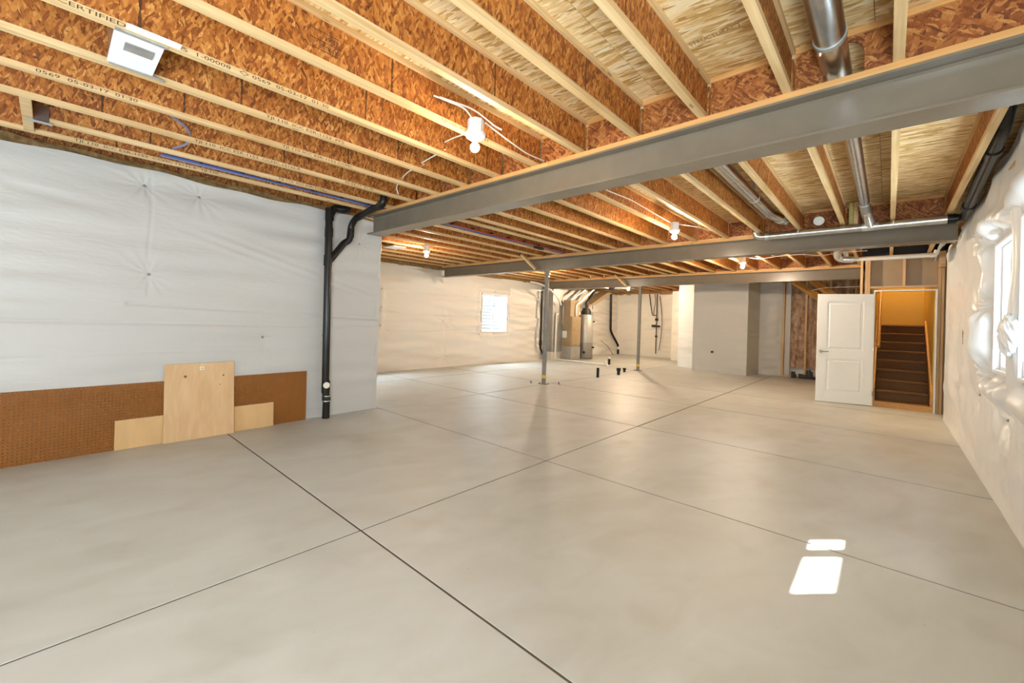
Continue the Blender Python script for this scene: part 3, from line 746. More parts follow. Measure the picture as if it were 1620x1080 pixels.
# ------------------------------------------------------------------ header, hanger and metal boot at upper left
e = empty('header_joist', (-4.96, -.155, ZJ), 'short cross header between two joists at the upper left', 'header')
MB().box((-.30, -.028, .0), (.50, .028, .036)).done('bottom_flange', 'flange', e); MB().box((-.30, -.006, .036), (.50, .006, .264)).done('web', 'web_x', e)
MB().box((-.30, -.028, .264), (.50, .028, .30)).done('top_flange', 'flange', e)
m = MB(); m.box((-.012, -.045, -.004), (.062, .08, -.001)); m.box((-.014, -.018, -.004), (-.010, .06, .12)); m.box((.058, -.018, -.004), (.062, .06, .12))
o = m.done('joist_hanger', 'galv'); o.location = (-4.935, -.105, ZJ-.001); tag(o, 'galvanised joist hanger holding the short joist near the left wall', 'hanger')
# sheet-metal register box between two joists
e = empty('register_box', (-3.16, .28, 2.80), 'white galvanised register box fixed under the joists at upper left', 'duct box')
MB().box((-.20, -.10, .0), (.20, .10, .17)).done('box_body', 'galv', e, bevel=.004)
m = MB(); m.box((-.20, -.10, -.006), (.20, .10, -.001)); m.done('bottom_plate', 'doorpaint', e, bevel=.001)
m = MB(); m.box((.02, -.05, -.010), (.12, .07, -.0065)); m.done('raised_panel', 'galv', e)
m = MB(); m.box((.205, -.10, -.008), (.232, .11, .02)); m.done('mounting_flange', 'foil', e); m = MB(); m.box((-.235, -.09, -.004), (-.205, .16, -.001)); m.done('mounting_flange', 'foil', e)
m = MB(); m.box((.235, -.06, .004), (.30, .16, .007)); m.done('label_plate', 'doorpaint', e)

# ------------------------------------------------------------------ ducts and pipes overhead
def pipe_thing(name, pts, r, mat, label, cat, fil=.0, seg=16, collars=(), cmat='strap', group=None, n=5):
    P = fillet(pts, fil, n) if fil else pts
    m = MB(); m.tube(P, r, seg); o = m.done(name, mat, None, True); tag(o, label, cat, group)
    for c in collars:
        (p, q, rr) = c; mm = MB(); mm.tube([p, q], rr, seg); mm.done('collar', cmat, o, True)
    return o
pipe_thing('round_duct', [(-.26, -3.3, 2.93), (-.26, 3.45, 2.93)], .070, 'galv', 'large shiny round metal duct between joists at the top right', 'duct', seg=28,
           collars=[((-.26, 2.70, 2.93), (-.26, 2.73, 2.93), .0745)])
d = pipe_thing('round_duct', [(-.245, 3.46, 2.93), (-.245, 6.95, 2.93), (-.20, 7.05, 2.74)], .054, 'galv', 'slim shiny round duct bending down to the cross pipe at the middle beam', 'duct', .12, 24)
mm = MB(); mm.tube(fillet([(-.245, 6.52, 2.93), (-.245, 6.95, 2.93), (-.20, 7.05, 2.76)], .12, 6), .0575, 20); mm.done('foil_elbow', 'foil', d, True)
d = pipe_thing('round_duct', [(-1.215, 3.3, 2.925), (-1.215, 6.45, 2.925), (-1.10, 6.85, 2.90)], .066, 'galv', 'shiny round duct strapped between joists left of the slim duct', 'duct', .15, 24,
               collars=[((-1.215, 5.52, 2.925), (-1.215, 5.56, 2.925), .0675), ((-1.145, 6.70, 2.905), (-1.125, 6.76, 2.903), .0705)])
m = MB(); m.box((-1.225, 5.52, 2.985), (-1.205, 5.56, 3.099)); m.done('hanger_strap', 'strap', d)
m = MB(); m.tube([(-.74, 7.16, 2.90), (-.74, 7.06, 2.90), (-.735, 7.00, 2.87)], .062, 18); tag(m.done('duct_stub', 'foil', None, True), 'grey rounded duct stub in the blocking above the cross pipe', 'duct')
d = pipe_thing('cross_pipe', [(-1.50, 7.06, 2.92), (-1.50, 7.06, 2.735), (.50, 7.06, 2.735)], .052, 'galv', 'long shiny pipe running along the near side of the middle beam', 'pipe', .09, 24,
               collars=[((-1.33, 7.06, 2.735), (-1.38, 7.06, 2.735), .0545), ((-.28, 7.06, 2.735), (-.12, 7.06, 2.735), .0555)], cmat='foil')
m = MB()
m.tube([(-.995, 7.06, 2.60+.135), (-.995, 7.06, 2.735)], .01, 6)
for xx in (-.97, .02): m.tube([(xx, 7.06+.056*math.cos(t), 2.735+.056*math.sin(t)) for t in np.linspace(-.2, PI+.2, 12)], .006, 6); m.tube([(xx, 7.06, 2.79), (xx, 7.06, 2.83)], .006, 6)
m.done('hanger_strap', 'pvc', d)
d = pipe_thing('black_drain_pipe', [(.49, 7.06, 2.735), (.63, 7.06, 2.74), (.61, 6.3, 2.78), (.585, 4.6, 2.87), (.585, 4.35, 3.02)], .045, 'abs', 'glossy black drain pipe above the plastic of the right wall', 'pipe', .10, 18,
               collars=[((.59, 4.95, 2.852), (.592, 5.07, 2.846), .056), ((.616, 6.55, 2.77), (.62, 6.72, 2.765), .056), ((.49, 7.06, 2.735), (.56, 7.06, 2.735), .058)], cmat='abs')
pipe_thing('cross_pipe', [(-.62, 9.9, 2.86), (-.60, 9.9, 2.70), (.56, 9.9, 2.70), (.58, 9.9, 2.78)], .036, 'pvc', 'white pipe crossing above the stairwell doorway', 'pipe', .06, 16,
           collars=[((.50, 9.9, 2.70), (.55, 9.9, 2.70), .042)], cmat='pvc')
pipe_thing('round_duct', [(-.726, 8.0, 2.93), (-.726, 9.6, 2.93), (-.73, 9.9, 2.72), (-.50, 9.9, 2.70)], .062, 'foil', 'taped grey duct elbow joining the white pipe by the stairwell', 'duct', .15, 20)
pipe_thing('round_duct', [(-1.20, 7.6, 2.90), (-1.20, 9.3, 2.90), (-1.08, 9.9, 2.95)], .055, 'galv', 'round duct end between joists behind the middle beam', 'duct', .12, 18)
pipe_thing('round_duct', [(-1.72, 7.6, 2.86), (-1.72, 9.6, 2.86)], .045, 'foil', 'thin grey duct behind the middle beam, left of the round duct end', 'duct', 0, 14)
# treated block beside the slim duct
e = MB().box((-.42, 7.10, 2.802), (-.375, 7.18, 3.09)).done('wood_block', 'greenblock'); tag(e, 'greenish treated wood block standing beside the slim duct', 'block')
e = MB().box((-.370, 7.09, 2.802), (-.325, 7.17, 3.09)).done('wood_block', 'flange'); tag(e, 'pale wood block standing between green block and slim duct', 'block')

# ------------------------------------------------------------------ flexible water tubes
def tubes(pts_list, label, name, mat, r=.0095, cat='tube'):
    m = MB()
    for P in pts_list: m.tube(P, r, 8)
    return tag(m.done(name, mat, None, True), label, cat)
def wav(x, y0, y1, z, a, ph, n=26):
    return [(x+a*math.sin(ph+5*t), y0+(y1-y0)*t, z+a*.6*math.cos(ph*2+7*t)) for t in np.linspace(0, 1, n)]
for i, (dx, mt, nm) in enumerate(((-5.10, 'pexb', 'blue'), (-5.135, 'pexg', 'grey-blue'))):
    tubes([wav(dx, .66, 3.0, 2.83, .010, i*1.1)], '%s water tube running along the joists above the left wall' % nm, 'water_tube', mt)
m = MB()
for k in range(6): m.box((-5.16, .95+k*.36, 2.83), (-5.075, .975+k*.36, 2.848))
tag(m.done('tube_clips', 'black'), 'row of black clips holding the tubes above the left wall', 'clip', kind='stuff')
tubes([fillet([(-4.24, .58, 2.92), (-4.33, .74, 2.87), (-4.62, .78, 2.84), (-5.02, .69, 2.86)], .12, 6)], 'grey-blue tube looping out between joists at upper left', 'water_tube', 'pexg', .010)
tubes([fillet([(-3.932, .52, 2.97), (-4.20, .53, 2.93), (-4.26, .56, 2.91)], .05)], 'red tube end poking through a joist at upper left', 'water_tube', 'pexr', .012)
for i, (dx, mt, nm) in enumerate(((-5.16, 'pexb', 'outer blue'), (-5.12, 'pexg', 'inner grey-blue'), (-5.07, 'pexr', 'outer red'), (-4.86, 'pexr', 'inner red'))):
    tubes([wav(dx, 3.2, 7.2, 2.84 if i < 3 else 2.87, .012, i*1.3)], '%s water tube in the middle bay left of the first beam' % nm, 'water_tube', mt, .012)
m = MB()
for k in range(8): m.box((-5.19, 3.7+k*.43, 2.835), (-5.04, 3.74+k*.43, 2.86))
tag(m.done('tube_clips', 'black'), 'row of black clips on the red and blue tubes of the middle bay', 'clip', kind='stuff')
m = MB(); m.tube(fillet([(-5.10, 6.2, 2.80), (-5.0, 6.3, 2.78), (-5.05, 6.45, 2.79), (-5.15, 6.4, 2.81)], .05), .025, 10)
tag(m.done('cable_coil', 'black', None, True), 'black coil tied to the tubes of the middle bay', 'coil')

# ------------------------------------------------------------------ light bulbs in porcelain holders, with cables
def bulb(x, y, zb, label):
    e = empty('bulb_light', (x, y, ZJ), label, 'light', 'bare bulbs in porcelain holders')
    m = MB(); m.lathe([(.052, -.095), (.058, -.085), (.058, -.002)], seg=8); m.done('junction_box', 'porcelain', e, bevel=.003)
    MB().lathe([(.024, -.150), (.034, -.145), (.066, -.125), (.074, -.108), (.072, -.096)], seg=24).done('lamp_holder', 'porcelain', e, True)
    r = .033; pr = [(.014, -.150)]+[(r*math.sin(a), -.198+r*-math.cos(a)*-1) for a in np.linspace(.45, PI-.05, 12)]
    MB().lathe(pr, seg=18).done('bulb', 'bulb' if y < 3 else ('bulb_mid' if y < 8 else ('bulb_utility' if y > 12 else ('bulb_far' if x < -4 else 'bulb_stairs_side'))), e, True)
    return e
BUL = [(-2.215, 2.0, 'nearest bare bulb light, hanging under the joists before the large beam'),
       (-6.80, 4.95, 'bare bulb light over the left alcove, behind the first beam'),
       (-2.22, 5.75, 'bare bulb light in the middle bay with a cable leading to it'),
       (-6.90, 9.05, 'bare bulb light just right of the nearer steel column top'),
       (-2.20, 9.30, 'bare bulb light between middle and farthest beam, toward the stairs'),
       (-6.86, 13.7, 'farthest bare bulb light, left of the farther steel column')]
for x, y, lb in BUL: bulb(x, y, ZJ, lb)
def cable(pts, label, r=.006, mat='wire', name='cable', fil=.08):
    m = MB(); m.tube(fillet(pts, fil), r, 7); return tag(m.done(name, mat, None, True), label, 'cable')
cable([(-2.24, 2.0, 2.80), (-2.27, 1.95, 2.88), (-2.38, 1.80, 2.93), (-2.42, 1.78, 2.95)], 'white cable rising from the nearest bulb holder into a joist')
cable([(-2.38, 1.80, 2.935), (-2.26, 2.02, 2.90), (-2.20, 2.18, 2.815), (-2.19, 2.24, 2.81)], 'looped white cable right of the nearest bulb holder')
cable([(-2.17, 2.05, 2.785), (-2.24, 2.35, 2.79), (-2.33, 2.70, 2.81), (-2.36, 2.98, 2.84)], 'white cable from the nearest bulb toward the large beam')
cable([(-2.26, 2.02, 2.77), (-2.45, 2.10, 2.80), (-2.78, 2.24, 2.90), (-2.92, 2.28, 2.92)], 'short white cable left of the nearest bulb reaching a dark joist hole')
cable([(-2.92, 2.29, 2.86), (-3.2, 2.34, 2.87), (-3.43, 2.40, 2.89)], 'white cable piece crossing the second joist gap left of the bulb')
cable([(-3.41, 2.42, 2.88), (-3.75, 2.46, 2.89), (-4.0, 2.52, 2.86), (-4.12, 2.56, 2.82), (-4.14, 2.60, 2.76)], 'white cable piece ending near the black drain elbow')
cable([(-2.22, 3.3, 2.80), (-2.24, 3.9, 2.785), (-2.20, 4.4, 2.79), (-2.22, 5.0, 2.785), (-2.24, 5.68, 2.78)], 'white cable feeding the middle bay bulb')
cable([(-2.20, 5.8, 2.79), (-2.05, 6.2, 2.80), (-1.95, 7.1, 2.84)], 'white cable right of the middle bay bulb')
cable([(-2.15, 9.3, 2.79), (-1.9, 9.35, 2.74), (-1.6, 9.4, 2.79), (-1.2, 9.4, 2.79), (-.95, 9.45, 2.74), (-.7, 9.5, 2.79), (-.3, 9.5, 2.79)], 'white cable drooping between joists behind the middle beam', fil=.2)
cable([(-6.9, 4.9, 2.79), (-7.1, 4.4, 2.79), (-7.2, 4.1, 2.80)], 'white cable beside the left alcove bulb')
MB().box((-7.75, 4.55, 2.787), (-7.35, 4.85, 2.797)).done('paper_sheet', 'doorpaint'); tag(COL.objects[-1] if False else bpy.data.objects['paper_sheet'], 'white panel fixed under the joists in the left alcove', 'panel')

# ------------------------------------------------------------------ black drain stack on the left wall
e = empty('drain_stack', (-5.60, 2.46, 0), 'glossy black drain stack standing against the left wall', 'pipe'); X = .075
def P(*p): return [(a-(-5.60), b-2.46, c) for a, b, c in p]
m = MB(); m.tube(P((-5.52, 2.49, 0), (-5.52, 2.49, .22), (-5.52, 2.47, .42), (-5.52, 2.44, 2.66)), .047, 20); m.done('vertical_pipe', 'abs', e, True)
for z0, z1, r in ((.34, .50, .053), (2.02, 2.16, .053), (2.40, 2.52, .053), (2.62, 2.78, .056)):
    m = MB(); yy = 2.475 if z0 < 1 else 2.445; m.tube(P((-5.52, yy, z0), (-5.52, yy, z1)), r, 20); m.done('coupling', 'abs', e, True)
m = MB(); m.tube(P((-5.52, 2.49, .23), (-5.52, 2.485, .30)), .054, 20); m.done('rubber_sleeve', 'black', e, True)
for z in (.225, .29): m = MB(); m.tube(P((-5.52, 2.49, z), (-5.52, 2.49, z+.014)), .0565, 20); m.done('hose_clamp', 'galv', e, True)
m = MB(); m.tube(P((-5.50, 2.475, .445), (-5.462, 2.458, .445)), .040, 20); m.done('cleanout_plug', 'sticker', e, True)
m = MB(); m.tube(fillet(P((-5.52, 2.45, 2.68), (-5.52, 2.50, 2.80), (-5.50, 2.66, 2.80), (-5.50, 2.70, 2.90)), .07), .050, 18); m.done('top_elbow', 'abs', e, True)
m = MB(); m.tube(fillet(P((-5.52, 2.46, 2.08), (-5.52, 2.66, 2.36), (-5.50, 2.72, 2.40), (-5.48, 2.73, 2.60), (-5.40, 2.74, 2.68), (-4.95, 2.78, 2.78), (-4.80, 2.80, 2.80), (-4.78, 2.80, 2.96)), .05), .044, 18); m.done('branch_pipe', 'abs', e, True)
for a, b in ((((-5.49, 2.727, 2.44)), ((-5.485, 2.73, 2.56))), ((-5.36, 2.745, 2.69), (-5.26, 2.752, 2.71)), ((-4.86, 2.79, 2.79), (-4.80, 2.795, 2.81))):
    m = MB(); m.tube(P(a, b), .046, 18); m.done('coupling', 'abs', e, True)
m = MB(); m.tube(P((-5.0, 2.78, 2.73), (-4.99, 2.78, 2.77), (-5.0, 2.78, 2.85)), .01, 6); m.done('hanger_strap', 'pvc', e)

# far black pipe on the left wall and the pipe in the corner
e = pipe_thing('drain_pipe', [(-9.13, 11.95, .04), (-9.13, 11.75, .30), (-9.13, 11.66, .42), (-9.13, 11.66, 2.45)], .040, 'abs', 'thin black pipe down the far left wall behind the nearer column', 'pipe', .06, 12,
               collars=[((-9.13, 11.66, .52), (-9.13, 11.66, .70), .052)], cmat='abs')
pipe_thing('drain_pipe', [(-9.05, 17.25, .0), (-9.05, 17.25, .38), (-9.1, 16.7, .95), (-9.1, 16.6, 1.1), (-9.1, 16.55, 2.75)], .05, 'abs', 'black pipe bending down into the far corner of the basement', 'pipe', .1, 12,
           collars=[((-9.05, 17.25, .22), (-9.05, 17.25, .36), .058)], cmat='pvc')

# ------------------------------------------------------------------ utility corner
# furnace
e = empty('furnace', (-8.68, 12.92, 0), 'tall furnace cabinet with white vent pipes in the far utility corner', 'furnace')
MB().box((-.20, -.30, .02), (.20, .30, .50)).done('base_cabinet', 'warmgalv', e, bevel=.006)
MB().box((-.20, -.30, .51), (.20, .30, 1.58)).done('cabinet', 'furnace', e, bevel=.008)
MB().box((.201, -.26, .55), (.212, .26, 1.02)).done('door_panel', 'furnace', e, bevel=.004)
MB().box((.201, -.26, 1.06), (.212, .26, 1.54)).done('door_panel', 'furnace', e, bevel=.004)
MB().box((-.19, -.29, 1.585), (.12, .27, 2.18)).done('plenum', 'brownboard', e, bevel=.004)
MB().box((-.20, -.305, .8), (.0, -.301, 1.05)).done('control_box', 'doorpaint', e)
m = MB(); m.tube(fillet([(.02, -.22, 1.585), (.02, -.22, 2.15), (.05, .9, 2.70)], .1), .034, 12); m.done('vent_pipe', 'pvc', e, True)
m = MB(); m.tube(fillet([(.16, .02, 1.585), (.16, .02, 2.02), (.25, 1.2, 2.72)], .1), .034, 12); m.done('vent_pipe', 'pvc', e, True)
# return duct
e = empty('return_duct', (-9.04, 12.32, 0), 'large grey sheet-metal return duct at the far left wall', 'duct')
MB().box((-.15, -.30, .30), (.14, .32, 2.56)).done('duct_body', 'warmgalv', e, bevel=.004)
for z in (.34, 1.60, 2.02): MB().box((-.155, -.305, z), (.146, .326, z+.03)).done('duct_seam', 'strap', e)
MB().box((-.15, -.28, 0.0), (.12, .30, .29)).done('duct_foot', 'plastic_far', e)
e = empty('supply_duct', (-8.75, 14.8, 2.30), 'slanting tan supply duct rising behind the furnace', 'duct')
MB().hull8([(-.30, -.6, -.2), (.1, -.6, -.2), (.1, -.3, -.2), (-.30, -.3, -.2), (-.25, .5, .35), (.2, .5, .35), (.2, .9, .35), (-.25, .9, .35)]).done('duct_body', 'furnace', e)
# water heater
e = empty('water_heater', (-8.60, 13.75, 0), 'grey round water heater with black top and dark flue', 'water heater')
m = MB(); m.lathe([(.27, .02), (.285, .04), (.285, .62), (.28, .63)], seg=32); m.done('lower_tank', 'heater', e, True)
m = MB(); m.lathe([(.275, .635), (.275, 1.62), (.24, 1.68)], seg=32); m.done('tank', 'warmgalv', e, True)
m = MB(); m.lathe([(.20, 1.68), (.20, 1.78), (.13, 1.92), (.07, 1.94)], seg=24); m.done('draft_hood', 'black', e, True)
m = MB(); m.tube(fillet([(0, 0, 1.92), (.0, 0, 2.12), (.1, .55, 2.76)], .08), .05, 12); m.done('flue_pipe', 'abs', e, True)
m = MB(); m.lathe([(.05, .0), (.05, .03)], seg=12); o = m.done('burner_port', 'black', e); o.location = (.12, -.265, .26); o.rotation_euler = (PI/2, 0, .4)
m = MB(); m.tube([(.26, .05, .45), (.36, .02, .45)], .03, 10); m.tube([(.27, .08, 1.42), (.34, .06, 1.42)], .025, 10); m.done('valve', 'black', e, True)
m = MB(); m.tube(fillet([(-.30, -.2, 1.5), (-.30, -.25, 1.2), (-.2, -.42, 1.0), (-.2, -.42, .55)], .06), .02, 10); m.done('condensate_line', 'pvc', e, True)
# pipes near the heater
m = MB(); m.tube([(-8.86, 14.3, 1.3), (-8.86, 14.3, 2.7)], .016, 8); tag(m.done('copper_pipe', 'copper', None, True), 'thin copper pipe rising behind the water heater', 'pipe')
cable([(-9.22, 15.2, 2.7), (-9.225, 15.25, 1.9), (-9.225, 15.25, 1.4)], 'thin dark cable on the wall right of the water heater flue', .010, 'twig')
# condensate pipe down the furnace and across the floor
pipe_thing('condensate_pipe', [(-8.86, 12.30, 1.66), (-8.86, 12.18, 1.66), (-8.86, 12.18, .035), (-6.75, 12.10, .035)], .032, 'pvc', 'white pipe running down the furnace and across the floor', 'pipe', .04, 10)
pipe_thing('floor_pipe', [(-7.35, 13.1, .03), (-6.62, 11.95, .03), (-6.5, 11.75, .03)], .03, 'pvc', 'short white pipe lying on the floor by the capped stub', 'pipe', .04, 10)
pipe_thing('vent_pipe', [(-9.05, 10.9, 2.70), (-8.9, 11.3, 2.66), (-8.75, 11.7, 2.45)], .032, 'pvc', 'white pipe slanting from the ceiling behind the column top', 'pipe', .1, 12)
pipe_thing('vent_pipe', [(-8.7, 11.6, 2.48), (-8.72, 12.1, 2.18), (-8.74, 12.3, 1.98)], .026, 'pvc', 'white pipe slanting down to the furnace top', 'pipe', .1, 12)
m = MB(); m.box((-9.1, 12.2, 2.58), (-7.2, 12.9, 2.76)); tag(m.done('trunk_duct', 'brownboard'), 'dark trunk duct under the joists above the furnace', 'duct')
m = MB()
for k in range(9):
    a = random.uniform(-9.0, -7.0); m.tube(fillet([(a, 13.2+random.random()*.6, 2.77), (a+.4, 13.6, 2.66), (a+.9, 13.4+random.random(), 2.70)], .2), .05, 8)
tag(m.done('pipe_tangle', 'black', None, True), 'dark tangle of pipes and cables under the joists above the water heater', 'pipes', kind='stuff')
# floor stubs
def stub(x, y, h, r, label, cap=None, flare=False):
    e = empty('floor_stub', (x, y, 0), label, 'pipe stub', 'black drain stubs in the floor')
    pr = [(r, 0), (r, h)] if not flare else [(r, 0), (r, h*.55), (r*1.35, h*.6), (r*1.35, h)]
    MB().lathe(pr, seg=16).done('stub_pipe', 'abs', e, True)
    if cap: MB().lathe([(r*1.1, h*.75), (r*1.1, h), (r*.6, h+.02)], seg=16).done('cap', cap, e, True)
    MB().lathe([(r*1.5, 0), (r*1.4, .006)], seg=16).done('patch', 'strap', e)
stub(-5.43, 9.32, .245, .035, 'tall slim black stub in the floor, second from the nearer column')
stub(-5.36, 10.28, .19, .042, 'wide flared black stub in the middle of the floor stubs', flare=True)
stub(-5.58, 11.05, .115, .035, 'smallest black stub next to the farther column', flare=True)
stub(-6.90, 12.55, .26, .04, 'black floor stub with a white cap beside the white pipes', 'pvc')
# meter cluster on the back wall
e = empty('pipe_manifold', (-7.35, 17.35, 0), 'thin dark pipe manifold and cables on the far back wall', 'pipes')
m = MB(); m.tube([(0, 0, .15), (0, 0, 2.7)], .022, 8); m.tube(fillet([(-.35, 0, 2.7), (-.22, 0, 1.9), (-.18, 0, 1.78), (0, 0, 1.78)], .05), .018, 8); m.done('riser', 'twig', e, True)
m = MB(); m.box((-.18, -.08, 1.28), (-.02, .02, 1.38)); m.box((.03, -.08, 1.28), (.16, .02, 1.36)); m.box((-.05, -.06, 1.55), (.07, .02, 1.66)); m.box((-.04, -.04, .85), (.05, .02, .93)); m.done('valve_block', 'black', e, bevel=.01)
m = MB(); m.tube([(.12+.12*math.sin(t*3), -.01, 2.6-t*2.3) for t in np.linspace(0, 1, 20)], .014, 7); m.done('loose_cable', 'twig', e, True)
m = MB(); m.tube([(-.1+.03*math.sin(t*5), -.01, 2.7-t*.9) for t in np.linspace(0, 1, 10)], .014, 7); m.done('loose_cable', 'twig', e, True)
cable([(-9.05, 15.7, .62), (-9.0, 16.2, .4), (-8.9, 16.5, .02)], 'thin dark cable hanging low beside the corner pipe', .010, 'twig')

# ------------------------------------------------------------------ framed wall with the doorway and stairwell
YD = 10.30
fr = empty('wall_stairwell', kind='structure')
def stud(x0, x1, z0, z1, y0=YD, y1=YD+.09, name='stud', mat='stud', par=fr): return MB().box((x0, y0, z0), (x1, y1, z1)).done(name, mat, par, bevel=.002)
stud(-.415, -.378, 0, 2.79, YD+.02, YD+.11); stud(-.345, -.308, 0, 2.79); stud(-.306, -.269, 0, 2.79)
stud(.175, .212, 2.235, 2.79); stud(.628, .665, 0, 2.79); stud(.668, .705, 0, 2.79, YD+.0)
stud(-.268, .627, 2.195, 2.233, mat='stud_x', name='header'); stud(-.40, .70, 2.792, 2.798, name='top_plate', mat='stud_x')
stud(-.265, .625, 2.24, 2.79, YD+.091, YD+.104, 'sheathing', 'brownboard')
stud(-.40, .70, 2.80, 3.10, YD+.094, YD+.104, 'upper_sheathing', 'black')
stud(.63, .70, 2.52, 2.79, YD-.2, YD-.02, 'cripple_block', 'stud_x')
stud(.71, .9, 0, 2.6, YD+.02, YD+.2, 'corner_filler', 'brownboard')
# door casing/jamb
dj = empty('trim_1', kind='structure')
MB().box((-.215, YD-.01, 0), (-.195, YD+.11, 2.155)).done('door_jamb', 'doorpaint', dj); MB().box((.603, YD-.02, 0), (.624, YD+.11, 2.155)).done('door_jamb', 'doorpaint', dj)
MB().box((-.195, YD-.01, 2.135), (.603, YD+.11, 2.155)).done('head_jamb', 'doorpaint', dj)
# stairs
st = empty('stairs', (.2, YD, 0), kind='structure')
SX0, SX1 = -.20, .60
def ST(a, b, nm, mt, bev=0, par=st): 
    o = MB().box((a[0]-.2, a[1]-YD, a[2]), (b[0]-.2, b[1]-YD, b[2])).done(nm, mt, par, bevel=bev); return o
zk = [.10+.181*k for k in range(9)]; yk = [YD+.12+.25*k for k in range(9)]
ST((SX0, YD+.05, 0), (SX1, YD+.12, .095), 'bottom_riser', 'trimwood')
for k in range(9):
    zt = zk[k]; y0 = yk[k]; zl = 0 if k == 0 else zk[k-1]
    y1 = y0+.25 if k < 8 else 13.6
    ST((SX0+.035, y0-.0, zl), (SX1-.035, y0+.02, zt-.03), 'riser', 'carpet')
    ST((SX0+.035, y0-.034, zt-.046), (SX1-.035, y1+.02, zt), 'tread', 'carpet', .021)
# skirts
m = MB(); 
for xx in (SX0, SX1-.03):
    y0, y1 = YD+.11-YD, yk[8]-YD+.1; m.hull8([(xx-.2, y0, 0), (xx+.03-.2, y0, 0), (xx+.03-.2, y1, zk[8]-.35), (xx-.2, y1, zk[8]-.35), (xx-.2, y0, .34), (xx+.03-.2, y0, .34), (xx+.03-.2, y1, zk[8]+.10), (xx-.2, y1, zk[8]+.10)])
m.done('skirt_board', 'trimwood', st)
sw = empty('wall_stairs', kind='structure')
MB().box((SX0-.06, YD+.115, 0), (SX0-.001, 13.7, 4.2)).done('side_wall', 'yellow_wall', sw)
MB().box((SX1+.001, YD+.115, 0), (SX1+.06, 13.7, 4.2)).done('side_wall', 'yellow_wall', sw)
MB().box((SX0-.06, 13.5, 0), (SX1+.06, 13.6, 4.2)).done('end_wall', 'yellow_wall', sw)
MB().box((SX0, 13.475, zk[8]), (SX1, 13.5, zk[8]+.12)).done('baseboard', 'yellow_wall', sw)
MB().box((SX0-.06, YD+.12, 4.2), (SX1+.06, 13.7, 4.25)).done('stair_ceiling', 'yellow_wall', sw)
# handrail on the left side of the stairs
e = empty('handrail', (-.14, YD+.5, 0), 'dark stained handrail climbing the left side of the stairwell', 'handrail')
m = MB(); m.tube([(0.0, -.15, 1.10), (0, 2.0, 2.62)], .030, 10); m.done('rail', 'trimwood', e, True)
for t in (.1, .8): m = MB(); m.tube([(0, -.15+2.15*t, 1.08+1.52*t), (-.055, -.15+2.15*t, 1.04+1.52*t)], .009, 8); m.done('bracket', 'chrome', e)
# stairwell bulb
e = empty('stair_light', (.2, 12.7, 4.2), 'warm lamp lighting the stairwell from its hidden ceiling', 'light')
m = MB(); m.lathe([(.07, -.02), (.07, 0)], seg=16); m.done('lamp_base', 'porcelain', e); bm = bmesh.new(); bmesh.ops.create_uvsphere(bm, u_segments=16, v_segments=10, radius=.06)
me = bpy.data.meshes.new('bulb'); bm.to_mesh(me); bm.free(); o = mesh_obj('bulb', me, e, 'bulb_stair', True); o.location = (0, 0, -.09)

# the open door
hx, hy = -.212, YD-.03; fx, fy = -1.03, 10.02
ang = math.atan2(fy-hy, fx-hx); Wd = math.hypot(fx-hx, fy-hy)
dr = empty('door_1', (hx, hy, .012), kind='structure'); dr.rotation_euler.z = ang   # local x runs from hinge to free edge
hd = 2.07; th = .035     # local +y side faces the camera (leaf turned)
def DB(a, b, m): m.box(a, b)
m = MB()
px0, px1 = Wd*.17, Wd*.83; z1a, z1b, z2a, z2b = hd*.095, hd*.405, hd*.485, hd*.93
DB((0, -th/2, 0), (px0, th/2, hd), m); DB((px1, -th/2, 0), (Wd, th/2, hd), m)
DB((px0, -th/2, 0), (px1, th/2, z1a), m); DB((px0, -th/2, z1b), (px1, th/2, z2a), m); DB((px0, -th/2, z2b), (px1, th/2, hd), m)
m.done('door_slab', 'doorpaint', dr)
for za, zb_ in ((z1a, z1b), (z2a, z2b)):
    m = MB(); m.box((px0, -th/2+.010, za), (px1, th/2-.010, zb_))
    for s_ in (1, -1):
        yi, yo = s_*(th/2-.010), s_*(th/2-.002); q = .055; w2 = .022
        A = [(px0+q-w2, yi, za+q-w2), (px1-q+w2, yi, za+q-w2), (px1-q+w2, yi, zb_-q+w2), (px0+q-w2, yi, zb_-q+w2)]
        B = [(px0+q, yo, za+q), (px1-q, yo, za+q), (px1-q, yo, zb_-q), (px0+q, yo, zb_-q)]
        m.hull8(A+B)
    m.done('door_panel', 'doorpaint', dr)
for s_ in (1, -1):
    m = MB(); hz = .96; xx = Wd-.065
    m.tube([(xx, s_*th/2, hz), (xx, s_*(th/2+.012), hz)], .030, 18); m.tube([(xx, s_*(th/2+.01), hz), (xx, s_*(th/2+.045), hz)], .010, 10)
    m.tube([(xx, s_*(th/2+.045), hz), (xx-.06, s_*(th/2+.047), hz), (xx-.115, s_*(th/2+.042), hz+.004)], .009, 10); m.done('lever_handle', 'chrome', dr, True)
for z in (.22, 1.03, 1.86):
    m = MB(); m.tube([(-.006, th/2+.002, z-.045), (-.006, th/2+.002, z+.045)], .007, 8); m.done('hinge', 'chrome', dr, True)

